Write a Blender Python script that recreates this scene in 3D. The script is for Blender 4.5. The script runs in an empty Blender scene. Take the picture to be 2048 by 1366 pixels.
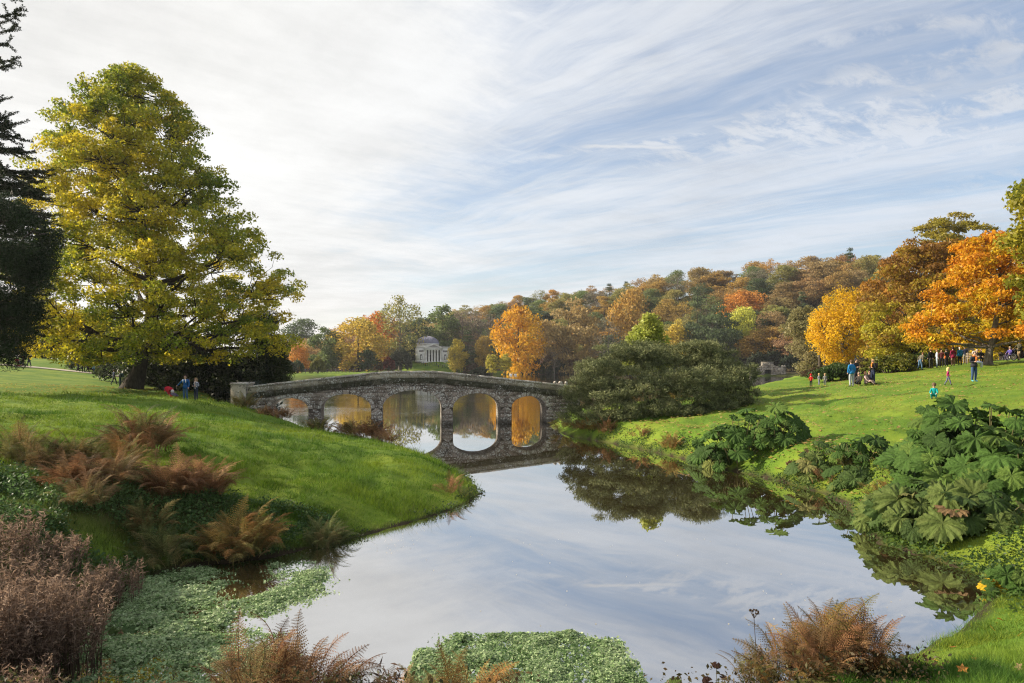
import bpy, math, random
import numpy as np
from mathutils import Vector, Matrix, Euler

# ------------------------------------------------------------------ camera, sky, sun, exposure
SC = bpy.context.scene
COL = SC.collection
F, HZ, H = 1365.0, 732.0, 3.9            # focal length in px of the 2048 px photo, horizon row, eye height above water
cam = bpy.data.cameras.new('camera'); cam_ob = bpy.data.objects.new('camera', cam); COL.objects.link(cam_ob)
cam.sensor_width = 36.0; cam.lens = 36.0*F/2048.0; cam.shift_y = (HZ-683.0)/2048.0
cam.clip_start = 0.05; cam.clip_end = 20000
cam_ob.location = (0, 0, H); cam_ob.rotation_euler = (math.radians(90), 0, 0)
SC.camera = cam_ob
SUN_AZ, SUN_EL = math.radians(-80), math.radians(26)    # from the view direction, negative = left
sdir = Vector((math.sin(SUN_AZ)*math.cos(SUN_EL), math.cos(SUN_AZ)*math.cos(SUN_EL), math.sin(SUN_EL)))
sun = bpy.data.lights.new('sun', 'SUN'); sun.energy = 5.0; sun.angle = math.radians(0.6); sun.color = (1.0, 0.87, 0.68)
sun_ob = bpy.data.objects.new('sun', sun); COL.objects.link(sun_ob)
sun_ob.rotation_euler = (-sdir).to_track_quat('-Z', 'Y').to_euler()
SC.view_settings.view_transform = 'Standard'; SC.view_settings.look = 'None'
SC.view_settings.exposure = 1.0; SC.view_settings.gamma = 1.0; SC.view_settings.use_curve_mapping = False
SC.cycles.max_bounces = 5; SC.cycles.volume_bounces = 0; SC.cycles.transparent_max_bounces = 4; SC.cycles.diffuse_bounces = 3
SC.cycles.sample_clamp_indirect = 4.0; SC.cycles.use_denoising = True; SC.cycles.denoiser = 'OPENIMAGEDENOISE'; SC.cycles.denoising_prefilter = 'NONE'; SC.cycles.use_adaptive_sampling = True; SC.cycles.adaptive_threshold = 0.012; SC.cycles.filter_width = 1.15

class NT:
    """small node-tree helper"""
    def __init__(s, nt): s.nt = nt; s.n = nt.nodes; s.l = nt.links
    def new(s, t, **kw):
        nd = s.n.new(t)
        for k, v in kw.items(): setattr(nd, k, v)
        return nd
    def put(s, sock, v):
        if isinstance(v, bpy.types.NodeSocket): s.l.new(v, sock)
        elif v is not None:
            if hasattr(sock.default_value, '__len__') and not hasattr(v, '__len__'): v = (v, v, v, 1)[:len(sock.default_value)]
            elif hasattr(v, '__len__') and len(sock.default_value) == 4 and len(v) == 3: v = (*v, 1)
            sock.default_value = v
    def math(s, op, a, b=None, c=None, clamp=False):
        nd = s.new('ShaderNodeMath', operation=op, use_clamp=clamp)
        for i, v in enumerate((a, b, c)):
            if v is not None: s.put(nd.inputs[i], v)
        return nd.outputs[0]
    def mix(s, f, a, b, mode='MIX'):
        nd = s.new('ShaderNodeMix', data_type='RGBA', blend_type=mode)
        s.put(nd.inputs[0], f); s.put(nd.inputs[6], a); s.put(nd.inputs[7], b)
        return nd.outputs[2]
    def smooth(s, v, a, b, lo=0.0, hi=1.0):
        nd = s.new('ShaderNodeMapRange', interpolation_type='SMOOTHSTEP')
        s.put(nd.inputs[0], v)
        if a < b: vals = (a, b, lo, hi)
        else: vals = (b, a, hi, lo)
        for i, q in enumerate(vals): nd.inputs[1+i].default_value = q
        return nd.outputs[0]
    def noise(s, vec, scale, detail=3.0, rough=0.55, dist=0.0, dim='3D'):
        nd = s.new('ShaderNodeTexNoise', noise_dimensions=dim)
        if vec is not None: s.l.new(vec, nd.inputs['Vector'])
        nd.inputs['Scale'].default_value = scale; nd.inputs['Detail'].default_value = detail
        nd.inputs['Roughness'].default_value = rough; nd.inputs['Distortion'].default_value = dist
        return nd.outputs[0]
    def xyz(s, x, y, z=0.0):
        nd = s.new('ShaderNodeCombineXYZ')
        for i, v in enumerate((x, y, z)): s.put(nd.inputs[i], v)
        return nd.outputs[0]

def build_world():
    w = bpy.data.worlds.new('World'); SC.world = w; w.use_nodes = True
    T = NT(w.node_tree); T.n.clear()
    out = T.new('ShaderNodeOutputWorld'); bg = T.new('ShaderNodeBackground')
    T.l.new(bg.outputs[0], out.inputs[0])
    sky = T.new('ShaderNodeTexSky', sky_type='NISHITA', sun_disc=False)
    sky.sun_elevation = SUN_EL; sky.sun_rotation = SUN_AZ % (2*math.pi)
    sky.air_density = 1.0; sky.dust_density = 1.6; sky.ozone_density = 1.2
    co = T.new('ShaderNodeTexCoord').outputs['Generated']
    sp = T.new('ShaderNodeSeparateXYZ'); T.l.new(co, sp.inputs[0])
    x, y, z = sp.outputs
    zz = T.math('MAXIMUM', T.math('ADD', z, 0.03), 0.03)          # a little curvature: the cloud sheet meets the horizon
    u = T.math('DIVIDE', x, zz); v = T.math('DIVIDE', y, zz)
    dt = T.new('ShaderNodeVectorMath', operation='DOT_PRODUCT'); T.l.new(co, dt.inputs[0]); dt.inputs[1].default_value = sdir
    cosang = dt.outputs['Value']
    # long cirrus streaks (cloud sheet coordinates turned along the wind)
    def turned(deg):
        a = math.radians(deg); ca, sa = math.cos(a), math.sin(a)
        return (T.math('ADD', T.math('MULTIPLY', u, ca), T.math('MULTIPLY', v, sa)), T.math('ADD', T.math('MULTIPLY', u, -sa), T.math('MULTIPLY', v, ca)))
    p, q = turned(-50); p2, q2 = turned(-26)
    uv = T.xyz(u, v, 0.0)
    warp = T.noise(uv, 0.5, 3.0)
    wq = T.math('MULTIPLY', T.math('SUBTRACT', warp, 0.5), 0.7)
    qw = T.math('ADD', q, wq)
    st = T.noise(T.xyz(T.math('MULTIPLY', p, 0.15), T.math('MULTIPLY', qw, 1.05), 3.1), 1.0, 8.0, 0.62, 0.05)
    st2 = T.noise(T.xyz(T.math('MULTIPLY', p2, 0.5), T.math('MULTIPLY', T.math('ADD', q2, wq), 5.0), 8.7), 1.0, 6.0, 0.62, 0.1)
    st3 = T.noise(T.xyz(T.math('MULTIPLY', p, 0.9), T.math('MULTIPLY', qw, 11.0), 4.4), 1.0, 5.0, 0.65, 0.1)
    big = T.noise(T.xyz(T.math('MULTIPLY', u, 0.8), v, 5.2), 0.42, 4.0, 0.5, 0.2)
    streak = T.math('ADD', T.math('MULTIPLY', st, 0.56), T.math('ADD', T.math('MULTIPLY', st2, 0.26), T.math('MULTIPLY', st3, 0.18)))
    streak = T.smooth(streak, 0.38, 0.60)
    # puffy high bands, their ribs across the wind
    pf = T.noise(T.xyz(T.math('MULTIPLY', p, 9.0), T.math('MULTIPLY', q, 4.0), 1.7), 1.0, 6.0, 0.66, 0.35)
    pfb = T.noise(T.xyz(T.math('MULTIPLY', p2, 0.55), T.math('MULTIPLY', q2, 1.7), 20.2), 1.0, 3.0, 0.5, 0.2)
    puff = T.math('MULTIPLY', T.smooth(pf, 0.34, 0.62), T.smooth(pfb, 0.37, 0.53))
    puff = T.math('MULTIPLY', puff, T.smooth(v, 4.2, 2.6))
    # wide veil on the sun's side, its edge torn by noise
    edge = T.math('ADD', cosang, T.math('MULTIPLY', T.math('SUBTRACT', big, 0.5), 0.7))
    edge = T.math('ADD', edge, T.math('MULTIPLY', T.math('SUBTRACT', st, 0.5), 0.35))
    edge = T.math('ADD', edge, T.math('MULTIPLY', T.math('SUBTRACT', pf, 0.5), 0.22))
    veil = T.smooth(edge, 0.12, 0.44)
    # short contrail
    cu = T.math('ADD', u, -0.50); cv = T.math('ADD', v, T.math('MULTIPLY', T.math('SUBTRACT', pf, 0.5), -0.10)); cv = T.math('ADD', cv, -2.83)
    ctr = T.math('MULTIPLY', T.smooth(T.math('ABSOLUTE', cu), 0.28, 0.16), T.smooth(T.math('ABSOLUTE', cv), 0.055, 0.0))
    low = T.smooth(z, 0.22, 0.02)
    m = T.math('MAXIMUM', T.math('MULTIPLY', streak, 0.80), T.math('MULTIPLY', puff, 0.86))
    m = T.math('MAXIMUM', m, T.math('MULTIPLY', ctr, 0.9))
    m = T.math('MAXIMUM', m, T.math('MULTIPLY', veil, 0.96))
    m = T.math('MAXIMUM', m, T.math('MULTIPLY', low, 0.55))
    m = T.math('ADD', T.math('MULTIPLY', m, 0.86), 0.14, clamp=True)
    # cloud brightness: forward scattering round the sun, thicker wisps a little greyer or brighter
    glow = T.smooth(cosang, -0.2, 0.75)
    ccol = T.mix(glow, (0.40, 0.42, 0.455, 1), (0.535, 0.53, 0.515, 1))
    sh = T.math('ADD', T.math('MULTIPLY', T.noise(uv, 0.8, 6.0, 0.6, 0.15), 0.55), T.math('ADD', T.math('MULTIPLY', st, 0.3), T.math('MULTIPLY', pf, 0.15)))
    shade = T.math('ADD', 0.74, T.math('MULTIPLY', T.smooth(sh, 0.32, 0.62), 0.26))
    ccol = T.mix(1.0, ccol, T.xyz(shade, shade, shade), 'MULTIPLY')
    ccol = T.mix(T.math('MULTIPLY', T.smooth(z, 0.14, 0.0), 0.5), ccol, (0.50, 0.465, 0.43, 1))
    skyc = T.mix(1.0, sky.outputs[0], (0.092, 0.094, 0.097, 1), 'MULTIPLY')
    T.l.new(T.mix(m, skyc, ccol), bg.inputs[0]); bg.inputs[1].default_value = 1.0
    w.cycles.sampling_method = 'MANUAL'; w.cycles.sample_map_resolution = 512
build_world()

# ------------------------------------------------------------------ helpers
rng = np.random.default_rng(11)
random.seed(5)
def at(px, py, Y): return ((px-1024)/F*Y, Y, H+(HZ-py)/F*Y)
def gx(px, Y): return (px-1024)/F*Y

def vnoise(x, y, seed=0):
    x = np.asarray(x, float); y = np.asarray(y, float)
    xi = np.floor(x).astype(np.int64); yi = np.floor(y).astype(np.int64); fx = x-xi; fy = y-yi
    fx = fx*fx*(3-2*fx); fy = fy*fy*(3-2*fy)
    def h(a, b):
        n = (a*374761393 + b*668265263 + seed*974711) & 0xffffffff
        n = ((n ^ (n >> 13))*1274126177) & 0xffffffff
        return ((n ^ (n >> 16)) & 0xffff)/65535.0
    return (h(xi, yi)*(1-fx)+h(xi+1, yi)*fx)*(1-fy)+(h(xi, yi+1)*(1-fx)+h(xi+1, yi+1)*fx)*fy
def fbm(x, y, seed=0, o=3):
    t = 0; a = 1; s = 0
    for i in range(o): t = t+a*vnoise(x*2**i, y*2**i, seed+i); s += a; a *= .5
    return t/s
def sstep(a, b, x):
    t = np.clip((np.asarray(x, float)-a)/(b-a), 0, 1); return t*t*(3-2*t)

def np_mesh(name, V, faces, tint=None, smooth=False, mats=(), midx=None, attrs=None):
    me = bpy.data.meshes.new(name)
    V = np.ascontiguousarray(V, np.float32)
    fl = faces if isinstance(faces, list) else [faces]
    fl = [np.asarray(f, np.int32) for f in fl if len(f)]
    li = np.concatenate([f.ravel() for f in fl]); tot = np.concatenate([np.full(len(f), f.shape[1], np.int32) for f in fl])
    st = np.concatenate([[0], np.cumsum(tot)[:-1]]).astype(np.int32)
    me.vertices.add(len(V)); me.vertices.foreach_set('co', V.ravel())
    me.loops.add(len(li)); me.loops.foreach_set('vertex_index', li)
    me.polygons.add(len(tot)); me.polygons.foreach_set('loop_start', st)
    if smooth: me.polygons.foreach_set('use_smooth', np.ones(len(tot), bool))
    if midx is not None: me.polygons.foreach_set('material_index', np.asarray(midx, np.int32))
    if tint is not None:
        a = me.attributes.new('tint', 'FLOAT', 'FACE'); a.data.foreach_set('value', np.asarray(tint, np.float32))
    if attrs:
        for k, v in attrs.items():
            a = me.attributes.new(k, 'FLOAT', 'POINT'); a.data.foreach_set('value', np.asarray(v, np.float32))
    for m in mats: me.materials.append(m)
    me.update(calc_edges=True)
    return me

def link(name, data, parent=None, loc=None, label=None, cat=None, group=None, kind=None, color=None, c2=None):
    o = bpy.data.objects.new(name, data); COL.objects.link(o)
    if parent is not None: o.parent = parent
    if loc is not None: o.location = loc
    if label: o['label'] = label
    if cat: o['category'] = cat
    if group: o['group'] = group
    if kind: o['kind'] = kind
    if color is not None: o.color = (*color, 1)
    if c2 is not None: o['tone'] = [float(q) for q in c2]
    return o

class MB:
    """collects vertices and faces of one mesh"""
    def __init__(s): s.v = []; s.f = {}; s.n = 0; s.mi = {}
    def add(s, V, Fs, mi=0):
        V = np.asarray(V, float); s.v.append(V)
        Fs = np.asarray(Fs, np.int64)+s.n; k = Fs.shape[1]
        s.f.setdefault(k, []).append(Fs); s.mi.setdefault(k, []).append(np.full(len(Fs), mi)); s.n += len(V)
        return s
    def box(s, c, d, mi=0, rz=0.0, rx=0.0):
        x, y, z = (q/2 for q in d)
        V = np.array([(-x,-y,-z),(x,-y,-z),(x,y,-z),(-x,y,-z),(-x,-y,z),(x,-y,z),(x,y,z),(-x,y,z)])
        if rx: V = V @ np.array(Matrix.Rotation(rx, 3, 'X')).T
        if rz: V = V @ np.array(Matrix.Rotation(rz, 3, 'Z')).T
        return s.add(V+np.array(c), [(0,3,2,1),(4,5,6,7),(0,1,5,4),(1,2,6,5),(2,3,7,6),(3,0,4,7)], mi)
    def tube(s, pts, rad, sides=6, mi=0, cap=True):
        P = np.asarray(pts, float); n = len(P); rad = np.broadcast_to(np.asarray(rad, float), (n,))
        d = np.gradient(P, axis=0); d /= np.linalg.norm(d, axis=1)[:, None]+1e-9
        ref = np.array([0., 0, 1]) if abs(d[:, 2]).mean() < .8 else np.array([1., 0, 0])
        a = np.cross(d, ref); a /= np.linalg.norm(a, axis=1)[:, None]+1e-9; b = np.cross(d, a)
        th = np.arange(sides)/sides*2*math.pi
        V = P[:, None]+rad[:, None, None]*(np.cos(th)[None, :, None]*a[:, None]+np.sin(th)[None, :, None]*b[:, None])
        i = np.arange(n-1)[:, None]*sides; j = np.arange(sides)[None]; k = (j+1) % sides
        Fq = np.stack([i+j, i+k, i+sides+k, i+sides+j], -1).reshape(-1, 4)
        s.add(V.reshape(-1, 3), Fq, mi)
        if cap:
            s.add(V[-1], [list(range(sides))], mi); s.add(V[0], [list(range(sides))[::-1]], mi)
        return s
    def lathe(s, prof, n=16, c=(0,0,0), mi=0):
        th = np.arange(n)/n*2*math.pi; V = []
        for r, z in prof: V.append(np.stack([r*np.cos(th), r*np.sin(th), np.full(n, z)], 1))
        V = np.concatenate(V)+np.array(c); m = len(prof)
        i = np.arange(m-1)[:, None]*n; j = np.arange(n)[None]; k = (j+1) % n
        return s.add(V, np.stack([i+j, i+k, i+n+k, i+n+j], -1).reshape(-1, 4), mi)
    def mesh(s, name, mats=(), smooth=False, tint=None):
        ks = list(s.f)
        return np_mesh(name, np.concatenate(s.v), [np.concatenate(s.f[k]) for k in ks], mats=mats, smooth=smooth,
                       midx=np.concatenate([np.concatenate(s.mi[k]) for k in ks]), tint=tint)

# ------------------------------------------------------------------ materials
def new_mat(name):
    m = bpy.data.materials.new(name); m.use_nodes = True
    T = NT(m.node_tree); T.n.clear()
    out = T.new('ShaderNodeOutputMaterial')
    return m, T, out
def principled(T, out, col, rough=0.7, spec=0.3, normal=None, metal=0.0):
    p = T.new('ShaderNodeBsdfPrincipled')
    T.put(p.inputs['Base Color'], col); T.put(p.inputs['Roughness'], rough); p.inputs['Metallic'].default_value = metal
    p.inputs['Specular IOR Level'].default_value = spec
    if normal is not None: T.l.new(normal, p.inputs['Normal'])
    if out is not None: T.l.new(p.outputs[0], out.inputs[0])
    return p
def bump(T, h, strength=0.3, dist=0.02):
    b = T.new('ShaderNodeBump'); b.inputs['Strength'].default_value = strength; b.inputs['Distance'].default_value = dist
    T.l.new(h, b.inputs['Height']); return b.outputs[0]
def plain(name, col, rough=0.7, var=0.25, scale=6.0, spec=0.3, metal=0.0):
    m, T, out = new_mat(name)
    co = T.new('ShaderNodeTexCoord').outputs['Object']
    n = T.noise(co, scale, 4.0)
    lo = tuple(c*(1-var) for c in col); hi = tuple(min(1, c*(1+var)) for c in col)
    principled(T, out, T.mix(n, (*lo, 1), (*hi, 1)), rough, spec, metal=metal)
    return m
def leafy(name, trans=0.4, rough=0.5, spec=0.25, var=0.35, crinkle=0.0):
    """foliage: the object's own colour shifted towards its second tone by each leaf's tint"""
    m, T, out = new_mat(name)
    c1 = T.new('ShaderNodeObjectInfo').outputs['Color']
    c2 = T.new('ShaderNodeAttribute', attribute_type='OBJECT', attribute_name='tone').outputs['Color']
    t = T.new('ShaderNodeAttribute', attribute_type='GEOMETRY', attribute_name='tint').outputs['Fac']
    col = T.mix(T.math('MULTIPLY', t, 1.0, clamp=True), c1, c2)
    r = T.math('FRACT', T.math('MULTIPLY', t, 137.0))
    g = T.math('ADD', 1.0-var, T.math('MULTIPLY', r, 2*var))
    col = T.mix(1.0, col, T.xyz(g, g, g), 'MULTIPLY')
    nb = None
    if crinkle:
        co = T.new('ShaderNodeTexCoord').outputs['Object']; cn = T.noise(co, crinkle, 4.0, .6)
        nb = bump(T, cn, .9, .05); k = T.math('ADD', .7, T.math('MULTIPLY', cn, .6)); col = T.mix(1.0, col, T.xyz(k, k, k), 'MULTIPLY')
    p = principled(T, None, col, rough, spec, nb)
    tr = T.new('ShaderNodeBsdfTranslucent'); T.l.new(col, tr.inputs[0])
    mx = T.new('ShaderNodeMixShader'); mx.inputs[0].default_value = trans
    T.l.new(p.outputs[0], mx.inputs[1]); T.l.new(tr.outputs[0], mx.inputs[2]); T.l.new(mx.outputs[0], out.inputs[0])
    return m
LEAF = leafy('broad_leaf', 0.48)
NEEDLE = leafy('needle_leaf', 0.2, 0.6, 0.15)
FROND = leafy('fern_frond', 0.35, 0.7, 0.1, 0.25)
def bark_mat(name, lo, hi):
    m, T, out = new_mat(name)
    co = T.new('ShaderNodeTexCoord').outputs['Object']
    mp = T.new('ShaderNodeMapping'); mp.inputs['Scale'].default_value = (3, 3, .7); T.l.new(co, mp.inputs[0])
    n = T.noise(mp.outputs[0], 2.5, 6.0, 0.65)
    principled(T, out, T.mix(T.smooth(n, .3, .7), (*lo, 1), (*hi, 1)), 0.9, 0.1, bump(T, n, 0.8, 0.08))
    return m
BARK = bark_mat('dark_bark', (0.022, 0.018, 0.014), (0.075, 0.062, 0.05))
BARKG = bark_mat('grey_bark', (0.07, 0.06, 0.05), (0.2, 0.18, 0.15))

# ------------------------------------------------------------------ terrain
WATER = [(-5.2,6.8),(-5.5,8.4),(-6.3,10.1),(-6.7,11.7),(-6.6,13.0),(-5.8,13.5),(-4.9,13.9),(-4.3,14.7),(-3.6,15.4),(-2.5,17.0),(-1.4,18.8),
 (-0.9,20.8),(-1.5,23.9),(-3.3,29.0),(-5.8,33.7),(-9.0,38.6),(-13.4,42.4),(-15.2,43.6),(-17.0,46.5),(-21.0,52),(-31.0,72),(-42.0,105),
 (-52,150),(-60,185),(-66,210),(-50,222),(-44,260),(-58,300),(-56,322),(-38,328),(-18,330),(10,328),(40,322),(66,308),(86,285),(97,268),(112,262),(122,252),
 (112,222),(86,176),(66,138),(52,117),(44,101),(34,84),(25,70),(17,60),(9,53.5),(3.6,48.5),(2.35,46.6),(2.5,42.0),(3.1,38.0),(4.8,34.8),(6.1,31.7),
 (7.2,28.6),(7.6,26.6),(8.4,24.8),(9.1,23.0),(9.5,21.0),(9.3,19.1),(8.6,17.0),(8.0,14.9),(8.4,13.9),(8.7,12.7),(8.4,11.9),(7.5,11.0),(6.45,10.0),
 (5.6,9.4),(4.7,8.8),(3.6,8.0),(2.7,7.3),(1.9,6.75),(0.8,6.5),(-1.0,6.55),(-2.0,6.75),(-3.2,6.75),(-4.4,6.5)]
WP = np.array(WATER)
def shore_sd(x, y, WP=WP):
    """signed distance to the shoreline, positive on land"""
    x = np.asarray(x, float).ravel(); y = np.asarray(y, float).ravel()
    best = np.full(x.shape, 1e9); ins = np.zeros(x.shape, bool)
    A = WP; B = np.roll(WP, -1, 0)
    for (ax, ay), (bx, by) in zip(A, B):
        dx, dy = bx-ax, by-ay
        t = np.clip(((x-ax)*dx+(y-ay)*dy)/(dx*dx+dy*dy), 0, 1)
        best = np.minimum(best, (x-ax-t*dx)**2+(y-ay-t*dy)**2)
        if ay != by:
            c = ((ay > y) != (by > y)) & (x < (bx-ax)*(y-ay)/(by-ay)+ax); ins ^= c
    d = np.sqrt(best); return np.where(ins, -d, d)
CTRL = np.array([(-12,16,2.0),(-33.8,45,1.9),(-34.6,62,1.85),(-54,86,2.95),(-30,86,2.2),(-21.5,45,1.5),(-17.5,43,1.45),(-10.2,33,.85),(-15,38,1.6),
 (-5.4,27,.62),(-2.9,22.5,.6),(-5.9,19,.9),(-6.3,16.5,.7),(-8.4,20,1.45),(-11.7,22,2.0),(-14.2,21,2.1),(-8.5,12.5,1.35),(-9.6,12,1.6),(-8,9,1.2),(-10,8,2.0),
 (-10,4,2.3),(0,0,2.25),(5,0,2.1),(8,5,1.2),(5.6,7.5,.75),(7.9,10.5,.34),(9.6,12.8,.45),(4.2,6.6,.8),(0,5,1.35),(-3,5,1.3),(2.8,6.0,1.5),(2.0,5.6,1.3),(0,5.5,1.2),(-3,5.7,1.25),(-20,10,3.0),(-25,25,2.6),
 (10.9,17,.75),(13.5,18,1.1),(12.8,24,1.3),(12.8,28,1.48),(22.5,30,2.85),(8.0,32,1.13),(12.5,36,1.45),(8.2,35.5,1.1),(16.7,48,1.7),(25,37,2.95),(22.4,45,2.5),
 (24,55,2.2),(29,58,2.7),(38.6,63,3.7),(44,60,4.3),(38.3,55,3.9),(60,60,5.5),(60,40,5.0),(40,20,4.0),(50,80,4.0),(70,100,4.6),(100,150,6.0),(14,12,1.0),(20,5,2.2),
 (-60,60,3.5),(-60,110,4.5),(-80,150,6),(-75,120,5.2),(8,43,1.5),(6,50,1.0),(-45,100,1.6),(-34,74,1.2),
 (-11.8,38,.3),(-14,40.5,.75),(-8.1,33,.5),(-12.5,36,.75),(-8.7,28,1.1)], float)
def _tps_fit(C, lam=0.02):
    n = len(C); s = 0.05; P_ = C[:, :2]*s
    r2 = ((P_[:, None]-P_[None])**2).sum(-1); K = r2*np.log(r2+1e-9)*.5+lam*np.eye(n)
    A = np.zeros((n+3, n+3)); A[:n, :n] = K; A[:n, n] = 1; A[:n, n+1:] = P_; A[n:, :n] = A[:n, n:].T
    return np.linalg.solve(A, np.concatenate([C[:, 2], [0, 0, 0]])), P_, s
TPS = _tps_fit(CTRL)
def tps(x, y):
    w, P_, s = TPS; q = np.stack([x, y], -1)*s; out = w[-3]+q @ w[-2:]
    for k in range(len(P_)):
        r2 = ((q-P_[k])**2).sum(-1); out = out+w[k]*r2*np.log(r2+1e-9)*.5
    return out
RIDGE_X = [-400,-200,-146,-98,-60,-8,60,129,198,267,352,700]
RIDGE_Z = [3,3,4,11,23,35,43,46,48,53,64,80]
HILL_X = [-300,-120,-62,-20,40,90,110,160,300]
HILL_Y = [290,300,344,356,338,304,276,240,200]
TEMPLE = (-42.0, 350.0)
def height(x, y):
    x = np.asarray(x, float); y = np.asarray(y, float); shp = x.shape; x = x.ravel(); y = y.ravel()
    d = shore_sd(x, y)
    near = 1-sstep(100, 165, y); nx = 1-sstep(90, 160, np.abs(x))
    t = np.clip(tps(np.clip(x, -120, 140), np.clip(y, -30, 170)), 0.15, 8)
    k = near*nx
    land = t*k+(1-k)*1.3
    t2 = np.clip((y-np.interp(x, HILL_X, HILL_Y))/128, 0, 1)
    land = land+np.interp(x, RIDGE_X, RIDGE_Z)*(t2*t2*(3-2*t2)*.5+t2*.5)*(y > 150)
    r = np.sqrt(((x-TEMPLE[0])/24)**2+((y-TEMPLE[1])/22)**2)
    land = np.maximum(land, 6.0*(1-sstep(.42, 1.0, r)))
    land = land+((fbm(x*.8, y*.8, 3)-.5)*.42+(fbm(x*2.1, y*2.1, 13)-.5)*.22)*sstep(.3, 2.5, d)*(1-sstep(40, 90, y))+(fbm(x*.12, y*.12, 9)-.5)*3.0*sstep(290, 360, y)
    w = (1.7+fbm(x*.5, y*.5, 5)*.8)*np.where((y < 8) & (x < 3.6), .72, 1.0)
    z = np.where(d > 0, 0.015+np.maximum(land, .22)*sstep(0, 1, d/w+.10), -0.03-np.minimum(1.3, -d*.55))
    return z.reshape(shp)
def hz(x, y): return float(height(np.array([x]), np.array([y]))[0])
def base(px, Y): return (gx(px, Y), Y, hz(gx(px, Y), Y))

def ground_material():
    m, T, out = new_mat('lawn_and_woodland_floor')
    co = T.new('ShaderNodeNewGeometry').outputs['Position']
    lit = T.new('ShaderNodeAttribute', attribute_type='GEOMETRY', attribute_name='litter').outputs['Fac']
    mud = T.new('ShaderNodeAttribute', attribute_type='GEOMETRY', attribute_name='mud').outputs['Fac']
    n1 = T.noise(co, 0.35, 4.0); n2 = T.noise(co, 3.0, 5.0, .65); n3 = T.noise(co, 22.0, 4.0, .7)
    g = T.mix(T.smooth(n1, .35, .68), (0.085, 0.155, 0.016, 1), (0.165, 0.215, 0.024, 1))
    g = T.mix(T.math('MULTIPLY', T.smooth(n2, .45, .75), .6), g, (0.05, 0.105, 0.014, 1))
    g = T.mix(T.math('MULTIPLY', T.smooth(n3, .55, .8), .5), g, (0.17, 0.22, 0.03, 1))
    l = T.mix(n2, (0.028, 0.03, 0.012, 1), (0.075, 0.05, 0.024, 1))
    c = T.mix(lit, g, l)
    c = T.mix(mud, c, T.mix(n2, (0.022, 0.017, 0.010, 1), (0.055, 0.042, 0.024, 1)))
    hh = T.math('ADD', T.math('MULTIPLY', n3, .5), n2)
    principled(T, out, c, .9, .12, bump(T, hh, .8, .05))
    return m
def build_ground():
    ys = np.concatenate([np.arange(-6, 30, .28), np.arange(30, 70, .7), np.arange(70, 200, 3.2), np.arange(200, 520, 7), [530,560,620,700,850,1100,1500,2200,3500,6000]])
    ys = np.concatenate([[-3000,-800,-300,-120,-60,-30,-15,-9], ys])
    xi = np.concatenate([np.arange(-18, 18, .28)])
    xr = np.concatenate([np.arange(18, 60, .8), np.arange(60, 340, 6.5), [350,400,500,700,1000,1600,2600,4500]])
    xs = np.concatenate([-xr[::-1], xi, xr])
    X, Y = np.meshgrid(xs, ys); Z = height(X, Y)
    d = shore_sd(X, Y).reshape(X.shape)
    far = np.maximum(np.abs(X)-420, 0)+np.maximum(Y-520, 0); Z = np.where(far > 0, Z*np.exp(-far/1500), Z)
    ny, nx = X.shape; i = np.arange(ny-1)[:, None]*nx; j = np.arange(nx-1)[None]
    Fq = np.stack([i+j, i+j+1, i+nx+j+1, i+nx+j], -1).reshape(-1, 4)
    wood = ((Y-np.interp(X, HILL_X, HILL_Y)) > -14) & (Y > 180)
    r = np.sqrt(((X-TEMPLE[0])/25)**2+((Y-TEMPLE[1])/23)**2)
    wood = wood*sstep(.9, 1.08, r)*(1-((X < -44) & (Y < 300)))
    bank = sstep(.35, .6, fbm(X*.6, Y*.6, 31))*((X < -3.8)*(Y > 6)*(1-sstep(3.4, 5.2, d+.0*X))*(1-sstep(15.5, 17, Y)))
    near = (Y < 7.6)*(X < 3.4)*1.0*(Y > -5)
    litter = np.clip(wood+bank*.9+near*.8, 0, 1)
    mud = 1-sstep(-.05, .22, d-.25*fbm(X*1.5, Y*1.5, 8))
    me = np_mesh('ground', np.stack([X, Y, Z], -1).reshape(-1, 3), Fq, smooth=True, mats=[ground_material()],
                 attrs={'litter': litter.ravel(), 'mud': mud.ravel()})
    return link('ground', me, kind='structure')
build_ground()

def water_material():
    m, T, out = new_mat('still_lake_water')
    g = T.new('ShaderNodeNewGeometry'); co = g.outputs['Position']
    sp = T.new('ShaderNodeSeparateXYZ'); T.l.new(co, sp.inputs[0])
    mp = T.new('ShaderNodeMapping'); mp.inputs['Scale'].default_value = (.5, 1.6, 1); T.l.new(co, mp.inputs[0])
    w1 = T.noise(mp.outputs[0], 1.6, 3.0); w2 = T.noise(co, 5.0, 2.0); patch = T.noise(co, .045, 3.0, .6)
    amt = T.smooth(sp.outputs[1], 40, 64, .02, 1.0)
    amt = T.math('MULTIPLY', amt, T.math('ADD', .25, T.smooth(patch, .42, .62)))
    h = T.math('MULTIPLY', T.math('ADD', w1, T.math('MULTIPLY', w2, .3)), amt)
    nb = bump(T, h, .13, .08)
    gl = T.new('ShaderNodeBsdfGlossy'); gl.inputs['Roughness'].default_value = .012; gl.inputs['Color'].default_value = (.9, .91, .92, 1)
    df = T.new('ShaderNodeBsdfDiffuse'); df.inputs['Color'].default_value = (.045, .032, .014, 1)
    T.l.new(nb, gl.inputs['Normal'])
    fr = T.new('ShaderNodeFresnel'); fr.inputs['IOR'].default_value = 1.33
    fac = T.math('ADD', .66, T.math('MULTIPLY', fr.outputs[0], .34))
    mx = T.new('ShaderNodeMixShader'); T.l.new(fac, mx.inputs[0]); T.l.new(df.outputs[0], mx.inputs[1]); T.l.new(gl.outputs[0], mx.inputs[2])
    T.l.new(mx.outputs[0], out.inputs[0])
    return m
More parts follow.
